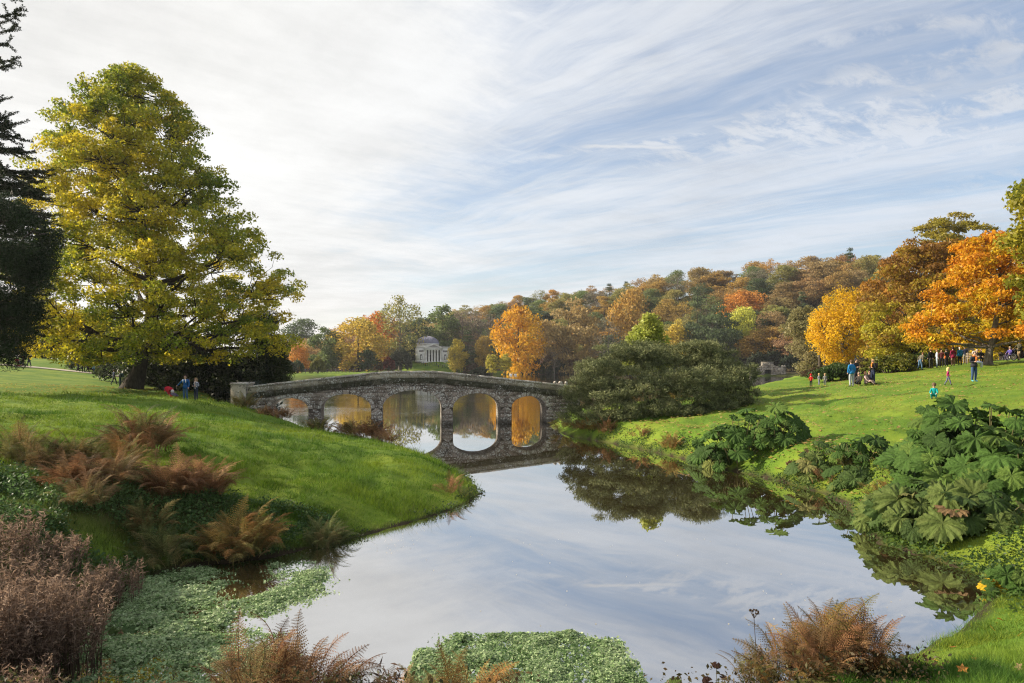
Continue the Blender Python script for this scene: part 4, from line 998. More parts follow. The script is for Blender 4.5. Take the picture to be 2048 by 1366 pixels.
def fern(px, py, Y, L, n, pal, label, group, lod, spread=1.0, up=0.0, z=None):
    x = gx(px, Y); zz = H+(HZ-py)/F*Y if z is None else z; g = hz(x, Y); zz = max(zz, -.05) if abs(zz-g) < .0 else g
    root = link('fern_clump', None, loc=(x, Y, zz-.03), label=label, cat='fern', group=group); rg = np.random.default_rng(int(px*7+Y*31))
    ml = (FR_NEAR, FR_MID, FR_FAR)[lod]
    for k in range(n):
        f = link('frond', ml[rg.integers(3)], root); s = L*rg.uniform(.45, .82)
        u_ = math.sqrt(rg.random()); r = L*.42*spread*u_; a = rg.random()*6.283
        f.location = (r*math.cos(a), r*math.sin(a), L*.42*rg.random()*(1-u_*u_)); az = a-math.pi/2+rg.normal()*.6
        f.rotation_euler = (rg.normal()*.24+.22*(1-u_)+up, rg.normal()*.25, az); f.scale = (s*rg.uniform(.8, 1.25), s*.9, s)
        c = np.array(FERN_PAL[pal][rg.integers(4)])*rg.uniform(.6, 1.35); f.color = (*c, 1); f['tone'] = [float(q) for q in c*np.array([1.25, 1.1, .9])]
    return root
def ferns():
    g = 'browning ferns on the left bank'
    # px, py of the base (only guides distance), Y, frond length, fronds, palette
    for px, Y, L, n, pal, lb in ((40,15.2,1.05,34,'olive','olive fern clump cut by the left edge of the bank'),(95,15.0,1.15,42,'tan','tan fern clump second from the left edge'),(150,14.2,1.1,46,'rust','rusty fern clump in the middle of the left bank row'),
        (150,15.6,1.2,34,'olive','olive-tipped ferns rising behind the rusty row'),(215,14.6,1.1,44,'tan','pale tan fern clump right of the rusty one'),(240,15.8,1.05,34,'ochre','ochre fern clump behind the pale tan one'),(170,13.2,.95,30,'tan','low tan ferns drooping down the left bank'),
        (288,18.3,1.5,50,'rust','round rust fern clump standing alone on the left lawn edge'),(283,18.5,1.75,16,'green','tall greenish fern tips inside the lone round clump'),
        (345,15.0,1.25,48,'rust','dark rust fern clump below the lone round one'),(400,15.5,1.25,42,'rust','red-brown fern clump crowning the middle of the bank'),(320,13.1,1.1,36,'green','green drooping ferns low on the left bank'),(290,13.6,.9,24,'olive','small olive ferns left of the drooping green ones'),
        (480,13.9,1.3,56,'ochre','large ochre fern clump at the water on the left bank'),(455,13.6,1.0,28,'olive','olive ferns at the foot of the large ochre clump'),(500,13.9,.8,26,'tan','faded fern fronds hanging to the water below the ochre clump'),
        (650,14.9,.85,42,'green','dark green fern clump at the waterline right of the ochre one')):
        fern(px, 0, Y, L*.98, int(n*2.0), pal, lb, g, 0)
    g = 'brown ferns along the bank by the bridge'
    for px, Y, L, n, pal, lb in ((488,41.0,1.5,40,'olive','pale fern clump at the bridge left abutment'),(535,40.2,1.2,34,'rust','rusty ferns under the first small arch'),(565,39.4,1.2,36,'rust','brown fern clump beneath the left arch opening'),(635,38.0,1.5,38,'olive','olive fern clump before the second bridge pier'),
        (690,35.0,1.3,36,'rust','brown ferns left under the second arch'),(715,34.4,1.4,38,'olive','olive-brown ferns under the second arch'),(745,33.0,1.5,44,'rust','dense brown fern clump before the third pier'),(770,31.6,1.1,28,'rust','thin reddish ferns right of the third pier clump'),
        (1130,40.6,1.3,30,'olive','fern clump at the bridge right abutment'),(1180,37.4,1.1,36,'ochre','yellow-green fern beside the water right of the bridge'),(1212,36.0,1.1,30,'rust','rust fern below the evergreen mound'),(1283,33.2,.9,26,'rust','reddish fern on the right bank under the mound'),(1345,30.2,1.1,34,'ochre','ochre fern bush at the water left of the large-leaved clump'),(1158,38.4,.9,26,'rust','small brown fern next to the right abutment')):
        fern(px, 0, Y, L*.9, int(n*1.3), pal, lb, g, 2)
    fern(900, 0, 20.2, .75, 26, 'rust', 'sparse brown fern stems on the tip of the grassy spit', None, 1)
    fern(925, 0, 20.0, .55, 20, 'green', 'small green ferns hanging over the spit edge', None, 1)
    g = 'ferns among the large-leaved plants'
    for px, Y, L, n, pal, lb in ((1810,18.4,.9,34,'olive','olive-brown fern between the large leaf clumps'),(1770,18.0,.8,26,'ochre','ochre fern low between the large leaf clumps'),(1690,21.6,.8,26,'olive','dull olive fern behind the middle leaf clump'),(1645,21.5,.75,20,'rust','faded brown fern in the middle leaf clump')):
        fern(px, 0, Y, L, n, pal, lb, g, 1)
    g = 'ferns in the foreground'
    for px, Y, L, n, pal, lb in ((1580,6.3,.62,46,'ochre','ochre fern at the bottom right, left half of the pair'),(1660,6.35,.72,60,'ochre','tall golden-brown fern at the bottom right of the pond'),(1715,6.2,.58,44,'rust','dark rust fern right of the tall golden-brown one'),(1525,6.2,.5,26,'tan','tan fern fringe at the bottom left of the golden pair'),(1640,6.0,.5,40,'rust','rusty lower fronds under the golden-brown fern'),
        (545,6.4,.62,44,'rust','red-brown fern at the bottom edge, left of centre'),(610,6.4,.66,50,'rust','rust fern tuft with raised tips at the bottom edge'),(680,6.3,.48,30,'olive','olive-brown fern at the bottom edge right of the rust tuft'),(500,6.2,.55,34,'tan','tan fern fringe beside the foreground cress'),
        (930,6.35,.62,34,'ochre','ochre fern standing before the foreground cress patch'),(985,6.3,.42,22,'rust','small rust fern right of the ochre one by the cress'),(870,6.2,.42,20,'olive','olive fern left of the ochre one by the cress'),(770,6.1,.4,20,'rust','low brown fern at the bottom centre')):
        fern(px, 0, Y-(.25 if px > 1400 else .6), L*(1.25 if px > 1400 else 1.38), int(n*1.0), pal, lb, g, 0, .8, .1)
ferns()

# ------------------------------------------------------------------ dead willowherb, seed-head plants
def dry_stems():
    rg = np.random.default_rng(91); DRY = FROND; g = 'dead willowherb on the near left bank'
    def clump(px, Y, hgt, n, spread, label, c1, c2, curl=1.0):
        x = gx(px, Y); root = link('dead_willowherb', None, loc=(x, Y, hz(x, Y)-.03), label=label, cat='dead plant', group=g)
        sb = MB(); C = []; Ax = []
        for k in range(n):
            a = rg.random()*6.283; r = spread*math.sqrt(rg.random()); h = hgt*rg.uniform(.6, 1.08); p0 = np.array([r*math.cos(a), r*math.sin(a), 0]); ln = rg.normal(size=2)*.13
            t = np.linspace(0, 1, 6)[:, None]; pts = p0+np.concatenate([ln[0]*h*t**1.5, ln[1]*h*t**1.5, h*t], 1); sb.tube(pts, np.linspace(.006, .002, 6), 3, cap=False)
            m = 34; u_ = rg.random(m)**.6*.75+.25; q = np.stack([np.interp(u_, t[:, 0], pts[:, i]) for i in range(3)], 1)
            d = unit(np.stack([rg.normal(size=m), rg.normal(size=m), rg.random(m)*1.1], 1)); C.append(q+d*.05*rg.random((m, 1))); Ax.append(d)
        link('stems', sb.mesh('stems', [DRY], tint=None), root, color=c2, c2=c2)
        C = np.concatenate(C); Ax = np.concatenate(Ax); V, Fq = leaf_cloud(C, rg.uniform(.025, .06, len(C)), rg, None, 0, .16, Ax, .85, fold=.5)
        link('seed_heads', np_mesh('seed_heads', V, Fq, tint=rg.random(len(C)), mats=[DRY]), root, color=c1, c2=c2)
    c1, c2 = (.33, .23, .165), (.2, .135, .095)
    for px, Y, h, n, s, lb in ((15,7.9,1.0,110,.42,'pinkish dead stems in the bottom left corner'),(75,8.2,1.15,130,.42,'tallest dead pinkish-brown stems near the bottom left corner'),(60,9.4,.95,90,.45,'dead stems rising behind the corner clump'),(130,8.6,.95,110,.4,'dead brown stems right of the tallest clump'),
        (175,10.4,.8,60,.42,'thin dead stems above the watercress, left'),(235,11.3,.72,50,.4,'thin dead stems above the watercress, right'),(0,9.8,.85,70,.45,'dead stems at the left border above the corner'),(110,11.0,.6,50,.45,'dead stems below the fern row'),(40,7.0,.9,80,.35,'short dark dead stems at the very bottom left')):
        clump(px, Y, h, n, s, lb, c1, c2)
    clump(770, 5.95, .66, 30, .16, 'grey-brown dead plume standing up at the bottom centre', (.13, .085, .065), (.09, .06, .05))
    clump(1650, 6.1, .3, 20, .3, 'dead stalks under the golden-brown fern', (.09, .06, .045), (.07, .05, .04))
    # umbel with dark seed head by the right foreground fern
    x, Y = gx(1508, 6.3), 6.3; m = MB(); z0 = hz(x, Y); ztop = H+(HZ-1235)/F*Y-z0; m.tube([(0, 0, 0), (.03, 0, ztop*.5), (.0, 0, ztop)], [.005, .004, .003], 5)
    for k in range(14):
        a = k*2.4; r = .02+.05*(k % 4)/3; e = (r*math.cos(a), r*math.sin(a), ztop+.07-.3*r); m.tube([(0, 0, ztop-.01), e], [.0018, .0012], 3)
        m.box(e, (.014, .014, .012))
    link('dry_umbel', m.mesh('dry_umbel', [plain('dry_seed', (.045, .03, .02), .9)]), loc=(x, Y, z0), label='dark dried umbel standing over the water beside the right fern', cat='dead plant')
dry_stems()

# ------------------------------------------------------------------ giant rhubarb (large lobed leaves)
def gunnera_leaf(name, seed, lobes=7, round_=False, cup=.25):
    rg = np.random.default_rng(seed); na, nr = 91, 6; V = [(0, 0, 0)]; sh = []
    for i in range(1, nr):
        for k in range(na):
            a = -math.pi*.93+k/(na-1)*math.pi*1.86; f = i/(nr-1)
            lb = abs(math.cos(a*lobes/2*.96)) ; saw = abs(((k*.21) % 1)-.5)*2-.5+.6*(abs(((k*.5) % 1)-.5)*2-.5)
            if round_: R_ = .5*(.96+.04*math.cos(k*2.1))
            else: R_ = .5*(.84+.16*lb**.6)*(1+.15*saw*max(0, f-.55)/.45+rg.normal()*.015)*(1-.12*abs(a)/math.pi)
            r = R_*f; pleat = .030*math.cos(a*lobes)*f*(1 if not round_ else .3)
            z = cup*r*1.0-.7*r*r*(1.2 if not round_ else .8)+pleat+rg.normal()*.010*f+(0 if round_ else .035*math.sin(k*.9+seed)*f**3)+(.03*math.sin(k*1.3+seed)*(f > .9))
            V.append((r*math.sin(a), r*math.cos(a)+.06*f, z)); sh.append(lb)
    Fq = [(1+(i-1)*na+k, 1+(i-1)*na+k+1, 1+i*na+k+1, 1+i*na+k) for i in range(1, nr-1) for k in range(na-1)]; Ft = [(0, 1+k+1, 1+k) for k in range(na-1)]
    ring = np.array([k for i in range(1, nr-1) for k in range(na-1)]); vein = lambda k: (np.abs(np.cos((-math.pi*.93+(k+.5)/(na-1)*math.pi*1.86)*lobes/2*.96)) > .965)
    tint = np.concatenate([np.where(vein(np.arange(na-1)), .95, .3), np.where(vein(ring), .9, rg.uniform(.05, .4, len(ring)))])
    return np_mesh(name, V, [np.array(Ft), np.array(Fq)], tint=tint, mats=[GUNM], smooth=True)
GUNM = leafy('large_leaf_blade', .25, .62, .14, .2, 14.0)
GL = [gunnera_leaf('gunnera_blade', s, l, False, c) for s, l, c in ((1, 7, .35), (2, 7, .15), (3, 9, .3), (4, 5, .45))]
GR_ = [gunnera_leaf('round_blade', s, 7, True, c) for s, c in ((5, .3), (6, .1))]
STK = plain('leaf_stalk', (.10, .09, .035), .8, .3, 10)
def gunnera(px, Y, n, rad, hgt, dia, label, cols, face=(-.2, -1), name='giant_rhubarb', lv=None, z0=None, cat='large-leaved plant', group=None, hmin=.15):
    lv = lv or GL
    rg = np.random.default_rng(int(px+Y*100)); x = gx(px, Y); zb = hz(x, Y); root = link(name, None, loc=(x, Y, zb), label=label, cat=cat, group=group)
    pts = []
    for k in range(n):
        best = None
        for tr in range(12):
            a = rg.random()*6.283; r = rad*math.sqrt(rg.random()); u = r/rad
            h = hgt*(1-.62*u**1.6)*rg.uniform(.55, 1.05) if rg.random() < .7 else hgt*rg.uniform(hmin, .6)*(1-.3*u)
            p = np.array([r*math.cos(a), r*math.sin(a)*.8, max(.12, h)])
            dm = min([np.linalg.norm((p-q)) for q in pts], default=9)
            if best is None or dm > best[0]: best = (dm, p)
        p = best[1]; pts.append(p)
        gz = hz(x+p[0], Y+p[1])-zb; p = p+np.array([0, 0, gz*.6])
        out = np.array([p[0]/rad, p[1]/rad, 0]); nrm = unit(np.array([0, 0, .95])+out*.65+np.array([face[0]*.35, face[1]*.4, 0])*rg.uniform(.4, 1.5)+rg.normal(size=3)*.24)
        fw = unit(out+np.array([0, 0, -.6])+rg.normal(size=3)*.4); fw = unit(fw-(fw@nrm)*nrm); sx = np.cross(fw, nrm)
        M = Matrix(((sx[0], fw[0], nrm[0]), (sx[1], fw[1], nrm[1]), (sx[2], fw[2], nrm[2]))).to_4x4()
        s = dia*(.5+rg.random()**1.3*.75); lf = link('leaf', lv[rg.integers(len(lv))], root)
        lf.matrix_local = Matrix.Translation(p) @ M @ Matrix.Diagonal((s, s*rg.uniform(.85, 1.1), s*rg.uniform(.7, 1.6), 1))
        c = np.array(cols[min(len(cols)-1, int(rg.exponential(.9)*1.0))])*rg.uniform(.8, 1.2); lf.color = (*c, 1); lf['tone'] = [float(q) for q in c*np.array([1.5, 1.35, 1.5])]
        b0 = np.array([p[0]*.35, p[1]*.35, min(gz, 0)-.05]); m = MB(); mid = (b0+p)/2+np.array([0, 0, -.05])+out*-.05*hgt
        t = np.linspace(0, 1, 5)[:, None]; pp = b0*(1-t)**2+2*t*(1-t)*mid+p*t*t; m.tube(pp, np.linspace(.028, .014, 5)*dia, 5, cap=False)
        link('leaf_stalk', m.mesh('leaf_stalk', [STK], smooth=True), root)
GG = [(.045, .095, .016), (.08, .135, .024), (.034, .07, .014), (.14, .17, .04), (.24, .19, .075), (.05, .095, .02)]
GB = [(.048, .085, .02), (.08, .115, .026), (.125, .13, .04), (.18, .12, .055), (.12, .075, .045), (.27, .24, .03)]
def big_leaves():
    gunnera(1985, 17.6, 118, 2.3, 1.85, .84, 'tallest clump of giant lobed leaves on the right bank', GG)
    gunnera(1905, 18.6, 54, 1.4, 2.1, .78, 'left shoulder of the giant leaf clump, reaching up to the crouching child', GG)
    gunnera(2050, 16.0, 44, 1.6, 1.3, .84, 'giant lobed leaves cut by the right edge', GG)
    gunnera(1900, 16.6, 16, 1.0, .75, .9, 'low giant leaves at the front foot of the tallest clump', GG)
    gunnera(1475, 26.2, 58, 1.7, 1.75, .75, 'giant leaf clump at the water farthest from the camera', GG+[(.2, .2, .03)])
    gunnera(1555, 25.6, 28, 1.1, 1.3, .7, 'right part of the farthest giant leaf clump', GG)
    gunnera(1425, 26.6, 24, .9, .8, .6, 'low bright leaves left of the farthest giant leaf clump', GB)
    gunnera(1625, 22.6, 26, .95, .95, .6, 'half-withered giant leaves between the two large clumps', GB)
    gunnera(1715, 21.2, 22, .85, .95, .65, 'small giant leaf clump with yellow tips in the middle of the bank', GG+[(.3, .2, .02)])
    gunnera(1705, 20.3, 14, .65, .45, .62, 'low pale leaves at the water in the middle of the bank', GB)
    gunnera(1815, 15.9, 26, 1.0, .95, .85, 'ragged giant leaves with yellow edges leaning over the water', GB)
    gunnera(1880, 15.0, 30, 1.05, .9, .8, 'ragged withering giant leaves nearest the water on the right', GB)
    gunnera(1960, 14.6, 20, .9, .75, .7, 'low withering leaves right of the ragged clump', GB)
    gunnera(2030, 11.4, 12, .4, .5, .45, 'small lobed leaves at the right edge near the yellow leaf', GG)
    gunnera(1985, 11.7, 4, .16, .25, .36, 'single yellow lobed leaf dipping to the water at right', [(.42, .29, .015)])
    gunnera(250, 10.0, 30, .42, .42, .24, 'round-leaved dock plant among the watercress', [(.055, .1, .03), (.08, .13, .035), (.12, .1, .04)], lv=GR_, name='dock_plant')
    gunnera(1350, 6.3, 18, .2, .62, .19, 'round green leaves at the bottom edge right of the cress', [(.06, .11, .02), (.09, .14, .03)], lv=GR_, name='round_leaved_plant')
    gunnera(1430, 6.2, 20, .2, .62, .17, 'purple-brown leafy plant at the bottom edge beside the fern', [(.06, .03, .022), (.05, .07, .02), (.09, .06, .03)], lv=GR_, name='purple_leaved_plant')
big_leaves()

# ------------------------------------------------------------------ watercress, ground cover, grass, fallen leaves
def stuff_mesh(name, V, Fq, tint, mat, label, c1, c2, cat=None):
    return link(name, np_mesh(name, V, Fq, tint=tint, mats=[mat]), label=label, kind='stuff', color=c1, c2=c2, cat=cat)
def in_poly(px, py, poly):
    ins = np.zeros(px.shape, bool); n = len(poly)
    for i in range(n):
        (ax, ay), (bx, by) = poly[i], poly[(i+1) % n]
        if ay != by: ins ^= ((ay > py) != (by > py)) & (px < (bx-ax)*(py-ay)/(by-ay)+ax)
    return ins
def cover():
    rg = np.random.default_rng(17)
    def to_ground(poly): return [((px-1024)/F*(H*F/(py-HZ)), H*F/(py-HZ)) for px, py in poly]
    patches = [('watercress', 'bright green watercress floating in the left inlet', [(110,1400),(170,1300),(215,1230),(265,1190),(270,1155),(330,1142),(400,1135),(440,1150),(455,1178),(430,1200),(470,1205),(540,1185),(570,1150),(565,1128),(610,1124),(655,1150),(640,1185),(600,1212),(560,1230),(480,1232),(470,1250),(515,1270),(530,1300),(560,1320),(600,1380),(500,1420)]),
               ('watercress_patch', 'bright green watercress patch at the bottom centre of the pond', [(820,1400),(825,1320),(880,1285),(960,1272),(1060,1268),(1150,1272),(1195,1285),(1240,1312),(1262,1340),(1290,1352),(1270,1400)])]
    for name, lb, poly in patches:
        gp = to_ground(poly); A = np.array(gp); n0 = 320000
        x = rg.uniform(A[:, 0].min(), A[:, 0].max(), n0); y = rg.uniform(A[:, 1].min(), A[:, 1].max(), n0)
        jt = rg.normal(size=(2, n0))*.07
        xw = x+(fbm(x*2, y*2, 2, 5)-.5)*1.0+jt[0]; yw = y+(fbm(x*2+9, y*2, 4, 5)-.5)*1.0+jt[1]
        sd = shore_sd(xw, yw, np.array(gp)); den = fbm(x*2.2, y*2.2, 12); k = (shore_sd(x, y) < .25) & (rg.random(n0) < (1-sstep(-.42, .26, sd))*(.12+.95*sstep(.36, .55, den)))
        sdk = sd[k][:52000]; x, y, den = x[k][:52000], y[k][:52000], den[k][:52000]; n = len(x)
        hgt = .012+(.12*np.maximum(den-.38, 0)+.05*vnoise(x*9, y*9, 3))*(1-sstep(-.3, .1, sdk)); z = hgt*(.35+.65*rg.random(n)**.5)
        V, Fq = leaf_cloud(np.stack([x, y, z], 1), (.008+.024*rg.random(n)**1.6), rg, np.array([[0, -.15, 1.0]]), .6, .8)
        stuff_mesh(name, V, Fq, np.clip(rg.normal(.4, .35, n)+(den-.5)*.8, 0, 1), LEAF, lb, (.13, .24, .07), (.5, .6, .34))
    # ivy, nettles and brambles on the steep left bank, right bank edge and near bank
    def scatter(name, lb, boxes, n, size, c1, c2, cond, hi=.22):
        xs, ys = [], []
        for x0, x1, y0, y1, w in boxes: m = int(n*w*2.4); xs.append(rg.uniform(x0, x1, m)); ys.append(rg.uniform(y0, y1, m))
        x = np.concatenate(xs); y = np.concatenate(ys); d = shore_sd(x, y); k = cond(x, y, d) & (rg.random(len(x)) < sstep(.36, .55, fbm(x*1.3, y*1.3, 44)))
        x, y, d = x[k][:n], y[k][:n], d[k][:n]; z = height(x, y)+rg.random(len(x))**1.6*hi*(.4+fbm(x*2, y*2, 6))+.01
        V, Fq = leaf_cloud(np.stack([x, y, z], 1), size*rg.uniform(.5, 1.4, len(x)), rg, np.array([[.0, -.5, .85]]), .5, .6)
        stuff_mesh(name, V, Fq, np.clip(rg.normal(.4, .3, len(x))+(fbm(x, y, 3)-.5), 0, 1), LEAF, lb, c1, c2)
    scatter('bank_ground_cover', 'dark ivy and bramble covering the steep left bank', [(-11, -4, 8, 16.5, 1)], 46000, .032, (.055, .115, .032), (.13, .21, .065), lambda x, y, d: (d > .05) & (d < 4.6) & (y < 16+.0*x))
    scatter('right_bank_herbs', 'green herbs along the foot of the right bank', [(4, 10, 24, 42, .5), (7.6, 13, 9.8, 24, .5)], 30000, .035, (.04, .085, .02), (.1, .16, .035), lambda x, y, d: (d > -.1) & (d < np.where(y > 24, 1.2, 1.9)))
    scatter('spit_edge_herbs', 'low herbs fringing the spit and left waterline', [(-6, -.5, 14, 24, 1)], 9000, .03, (.035, .07, .02), (.09, .12, .04), lambda x, y, d: (d > -.12) & (d < .42), .16)
    scatter('near_bank_herbs', 'brambles on the near bank below the camera', [(-5.5, 3.6, 5.2, 7.6, 1)], 9000, .018, (.05, .06, .02), (.13, .08, .035), lambda x, y, d: (d > .0) & (d < 2.0), .25)
    # grass blades, denser near the camera
    GB_ = leafy('grass_blade', .35, .6, .2, .3)
    def grass(name, lb, n, x0, x1, y0, y1, hgt, wid, cond, c1, c2, hs=1.0):
        m = n*3; u = rg.random(m); y = 1/np.sqrt(1/y1**2+(1/y0**2-1/y1**2)*u) if True else 0; xa = rg.uniform(x0/y0 if x0 < 0 else x0/y1, x1/y0 if x1 > 0 else x1/y1, m); x = xa*y
        k = (x > x0) & (x < x1) & (np.abs(xa) < .82); x, y = x[k], y[k]; d = shore_sd(x, y); k = cond(x, y, d); x, y = x[k][:n], y[k][:n]; nn = len(x)
        z = height(x, y); tuft = fbm(x*1.6, y*1.6, 21); grow = np.maximum(1, y/16)
        h = hgt*(.45+1.1*sstep(.35, .75, tuft))*rg.uniform(.5, 1.3, nn)*np.sqrt(grow); a = rg.random(nn)*6.283; w = wid*grow*rg.uniform(.6, 1.3, nn)
        ln = rg.normal(size=(nn, 2))*.55+np.array([.15, -.1]); B = np.stack([x, y, z-.01], 1); s = np.stack([np.cos(a)*w, np.sin(a)*w, 0*a], 1)
        T_ = B+np.stack([ln[:, 0]*h, ln[:, 1]*h, h], 1)
        V = np.stack([B-s, B+s, T_], 1).reshape(-1, 3); Fq = np.arange(3*nn).reshape(nn, 3)
        tint = np.clip((fbm(x*.5, y*.5, 33)-.5)*2.2+.45+rg.normal(0, .18, nn), 0, 1)
        stuff_mesh(name, V, Fq, tint, GB_, lb, c1, c2)
    lawn = lambda x, y, d: (d > .12)
    grass('left_lawn_grass', 'short bright grass on the left lawn and spit', 240000, -34, 0, 13, 60, .11, .006, lambda x, y, d: (d > .1) & ~((y < 15.5) & (d < 2.4)), (.07, .155, .013), (.21, .28, .022))
    grass('right_lawn_grass', 'short bright grass on the sloping right lawn', 170000, 3, 42, 9, 62, .07, .006, lambda x, y, d: (d > .15), (.11, .175, .018), (.25, .29, .03))
    grass('near_grass', 'lush long grass in the bottom right corner', 110000, 2.6, 9, 4.6, 11.6, .10, .0032, lambda x, y, d: (d > .02), (.055, .135, .016), (.16, .24, .025))
    grass('left_bank_grass', 'rough grass hanging over the left bank', 60000, -12, -3, 8, 17, .16, .005, lambda x, y, d: (d > .05) & (d < 4), (.07, .125, .02), (.16, .18, .04))
    grass('shore_tufts', 'long grass tufts hanging over the edge of the grassy spit', 16000, -16, 0, 13.5, 44, .20, .005, lambda x, y, d: (d > .0) & (d < .55) & (fbm(x*1.7, y*1.7, 61) > .47), (.06, .11, .016), (.17, .18, .035))
    # fallen leaves too many to count
    n = 9000; u = rg.random(n*4); y = 17+u**1.3*42; x = rg.uniform(5, 34, n*4); d = shore_sd(x, y)
    p = .16+.9*np.exp(-((d-2.0)/1.3)**2)*sstep(.35, .6, fbm(x*.7, y*.7, 71)); k = (d > .3) & (rg.random(n*4) < p); x, y = x[k][:n], y[k][:n]
    V, Fq = leaf_cloud(np.stack([x, y, height(x, y)+.055], 1), rg.uniform(.04, .085, len(x)), rg, np.array([[0, 0, 1.]]), .75, .8)
    stuff_mesh('fallen_leaves', V, Fq, rg.random(len(x)), LEAF, 'tan and orange fallen leaves strewn over the right lawn', (.38, .2, .06), (.5, .37, .16))
    n = 1500; a = rg.random(n)*6.283; r = 12*np.sqrt(rg.random(n)); x = -32+r*np.cos(a); y = 58+r*np.sin(a)
    V, Fq = leaf_cloud(np.stack([x, y, height(x, y)+.06], 1), rg.uniform(.05, .1, n), rg, np.array([[0, 0, 1.]]), .75, .8)
    stuff_mesh('tulip_leaf_litter', V, Fq, rg.random(n), LEAF, 'yellow-brown leaves fallen under the tulip tree', (.3, .19, .03), (.42, .3, .06))
    n = 150; x = np.concatenate([rg.uniform(-2, 6.5, 60), rg.uniform(-4.4, -2, 90)]); y = np.concatenate([rg.uniform(9.2, 16, 60), rg.uniform(14.2, 17, 90)]); k = shore_sd(x, y) < -.05; x, y = x[k], y[k]
    V, Fq = leaf_cloud(np.stack([x, y, 0*x+.006], 1), rg.uniform(.008, .02, len(x)), rg, np.array([[0, 0, 1.]]), .95, .7, fold=.05)
    stuff_mesh('floating_leaves', V, Fq, rg.random(len(x)), LEAF, 'tiny leaves drifting on the pond surface', (.45, .4, .3), (.6, .56, .46))
    # separate maple leaves lying in the near grass
    def maple(seed):
        rgl = np.random.default_rng(seed); V = [(0, 0, .01)]; R_ = [.35,.75,.5,.95,.55,1.0,.55,.95,.5,.75,.35]
        for i, r in enumerate(R_): a = math.radians(-150+300*i/10); V.append((r*math.sin(a)*.5, r*math.cos(a)*.5, .08*rgl.random()-.02))
        return np_mesh('maple_leaf', V, np.array([(0, i+1, i) for i in range(1, 11)]), tint=rgl.random(10), mats=[LEAF])
    M = [maple(s) for s in (1, 2, 3)]
    for i, (px, py, c, lb) in enumerate(((2000,1240,(.5,.2,.03),'orange leaf nearest the pond corner'),(1990,1245,(.5,.36,.04),'yellow leaf beside the uppermost orange leaf'),(1985,1258,(.5,.19,.03),'second orange leaf down in the corner grass'),(2040,1270,(.5,.26,.04),'orange leaf at the right border'),
        (1905,1295,(.42,.13,.03),'dark orange leaf at the grass edge'),(1940,1310,(.5,.18,.03),'bright orange leaf pair, upper one'),(1950,1320,(.4,.13,.03),'bright orange leaf pair, lower one'),(1850,1322,(.55,.45,.3),'pale upturned leaf near the water edge'),(1870,1322,(.5,.36,.04),'yellow leaf right of the pale upturned one'),
        (1880,1335,(.45,.2,.05),'small russet leaf below the yellow one'),(1985,1332,(.55,.48,.36),'pale cream leaf, left of two'),(1998,1335,(.55,.48,.36),'pale cream leaf, right of two'),(1925,1342,(.48,.2,.04),'russet leaf in the corner centre'),(2040,1336,(.35,.22,.13),'brown curled leaf at the right border'),(1810,1350,(.4,.28,.2),'dull brown leaf by the fern'),(1840,1348,(.38,.2,.08),'rust leaf lying flat by the bottom edge'),(1815,1360,(.5,.36,.05),'yellow leaf at the bottom edge'))):
        Y = 8.0
        for _ in range(30):
            x = gx(px, Y); zt_ = H+(HZ-py)/F*Y; Y += (zt_-hz(x, Y)-.08)*1.2
        o = link('fallen_leaf', M[i % 3], loc=(gx(px, Y), Y, hz(gx(px, Y), Y)+.09), label=lb, cat='leaf', group='leaves in the near grass', color=c, c2=[q*.8 for q in c])
        o.scale = (.11, .11, .11); o.rotation_euler = (rg.normal()*.4, rg.normal()*.4, rg.random()*6.28)
cover()
# ------------------------------------------------------------------ people
def cloth(name, col): 
    m, T, out = new_mat(name); oi = T.new('ShaderNodeObjectInfo').outputs['Color']
    co = T.new('ShaderNodeTexCoord').outputs['Object']; n = T.noise(co, 14, 3.0); v = T.math('ADD', .8, T.math('MULTIPLY', n, .4))
    principled(T, out, T.mix(1.0, (*col, 1), T.xyz(v, v, v), 'MULTIPLY'), .8, .15, bump(T, n, .4, .01)); return m
_MC = {}
def cmat(col, nm='cloth'):
    k = (nm, tuple(round(c, 3) for c in col))
    if k not in _MC: _MC[k] = cloth(nm, col)
    return _MC[k]
def pattern_mat():
    m, T, out = new_mat('patterned_coat'); co = T.new('ShaderNodeTexCoord').outputs['Object']
    n = T.noise(co, 13, 2.0, .5, .5); principled(T, out, T.mix(T.smooth(n, .5, .56), (.03, .04, .07, 1), (.5, .52, .58, 1)), .8, .15); return m
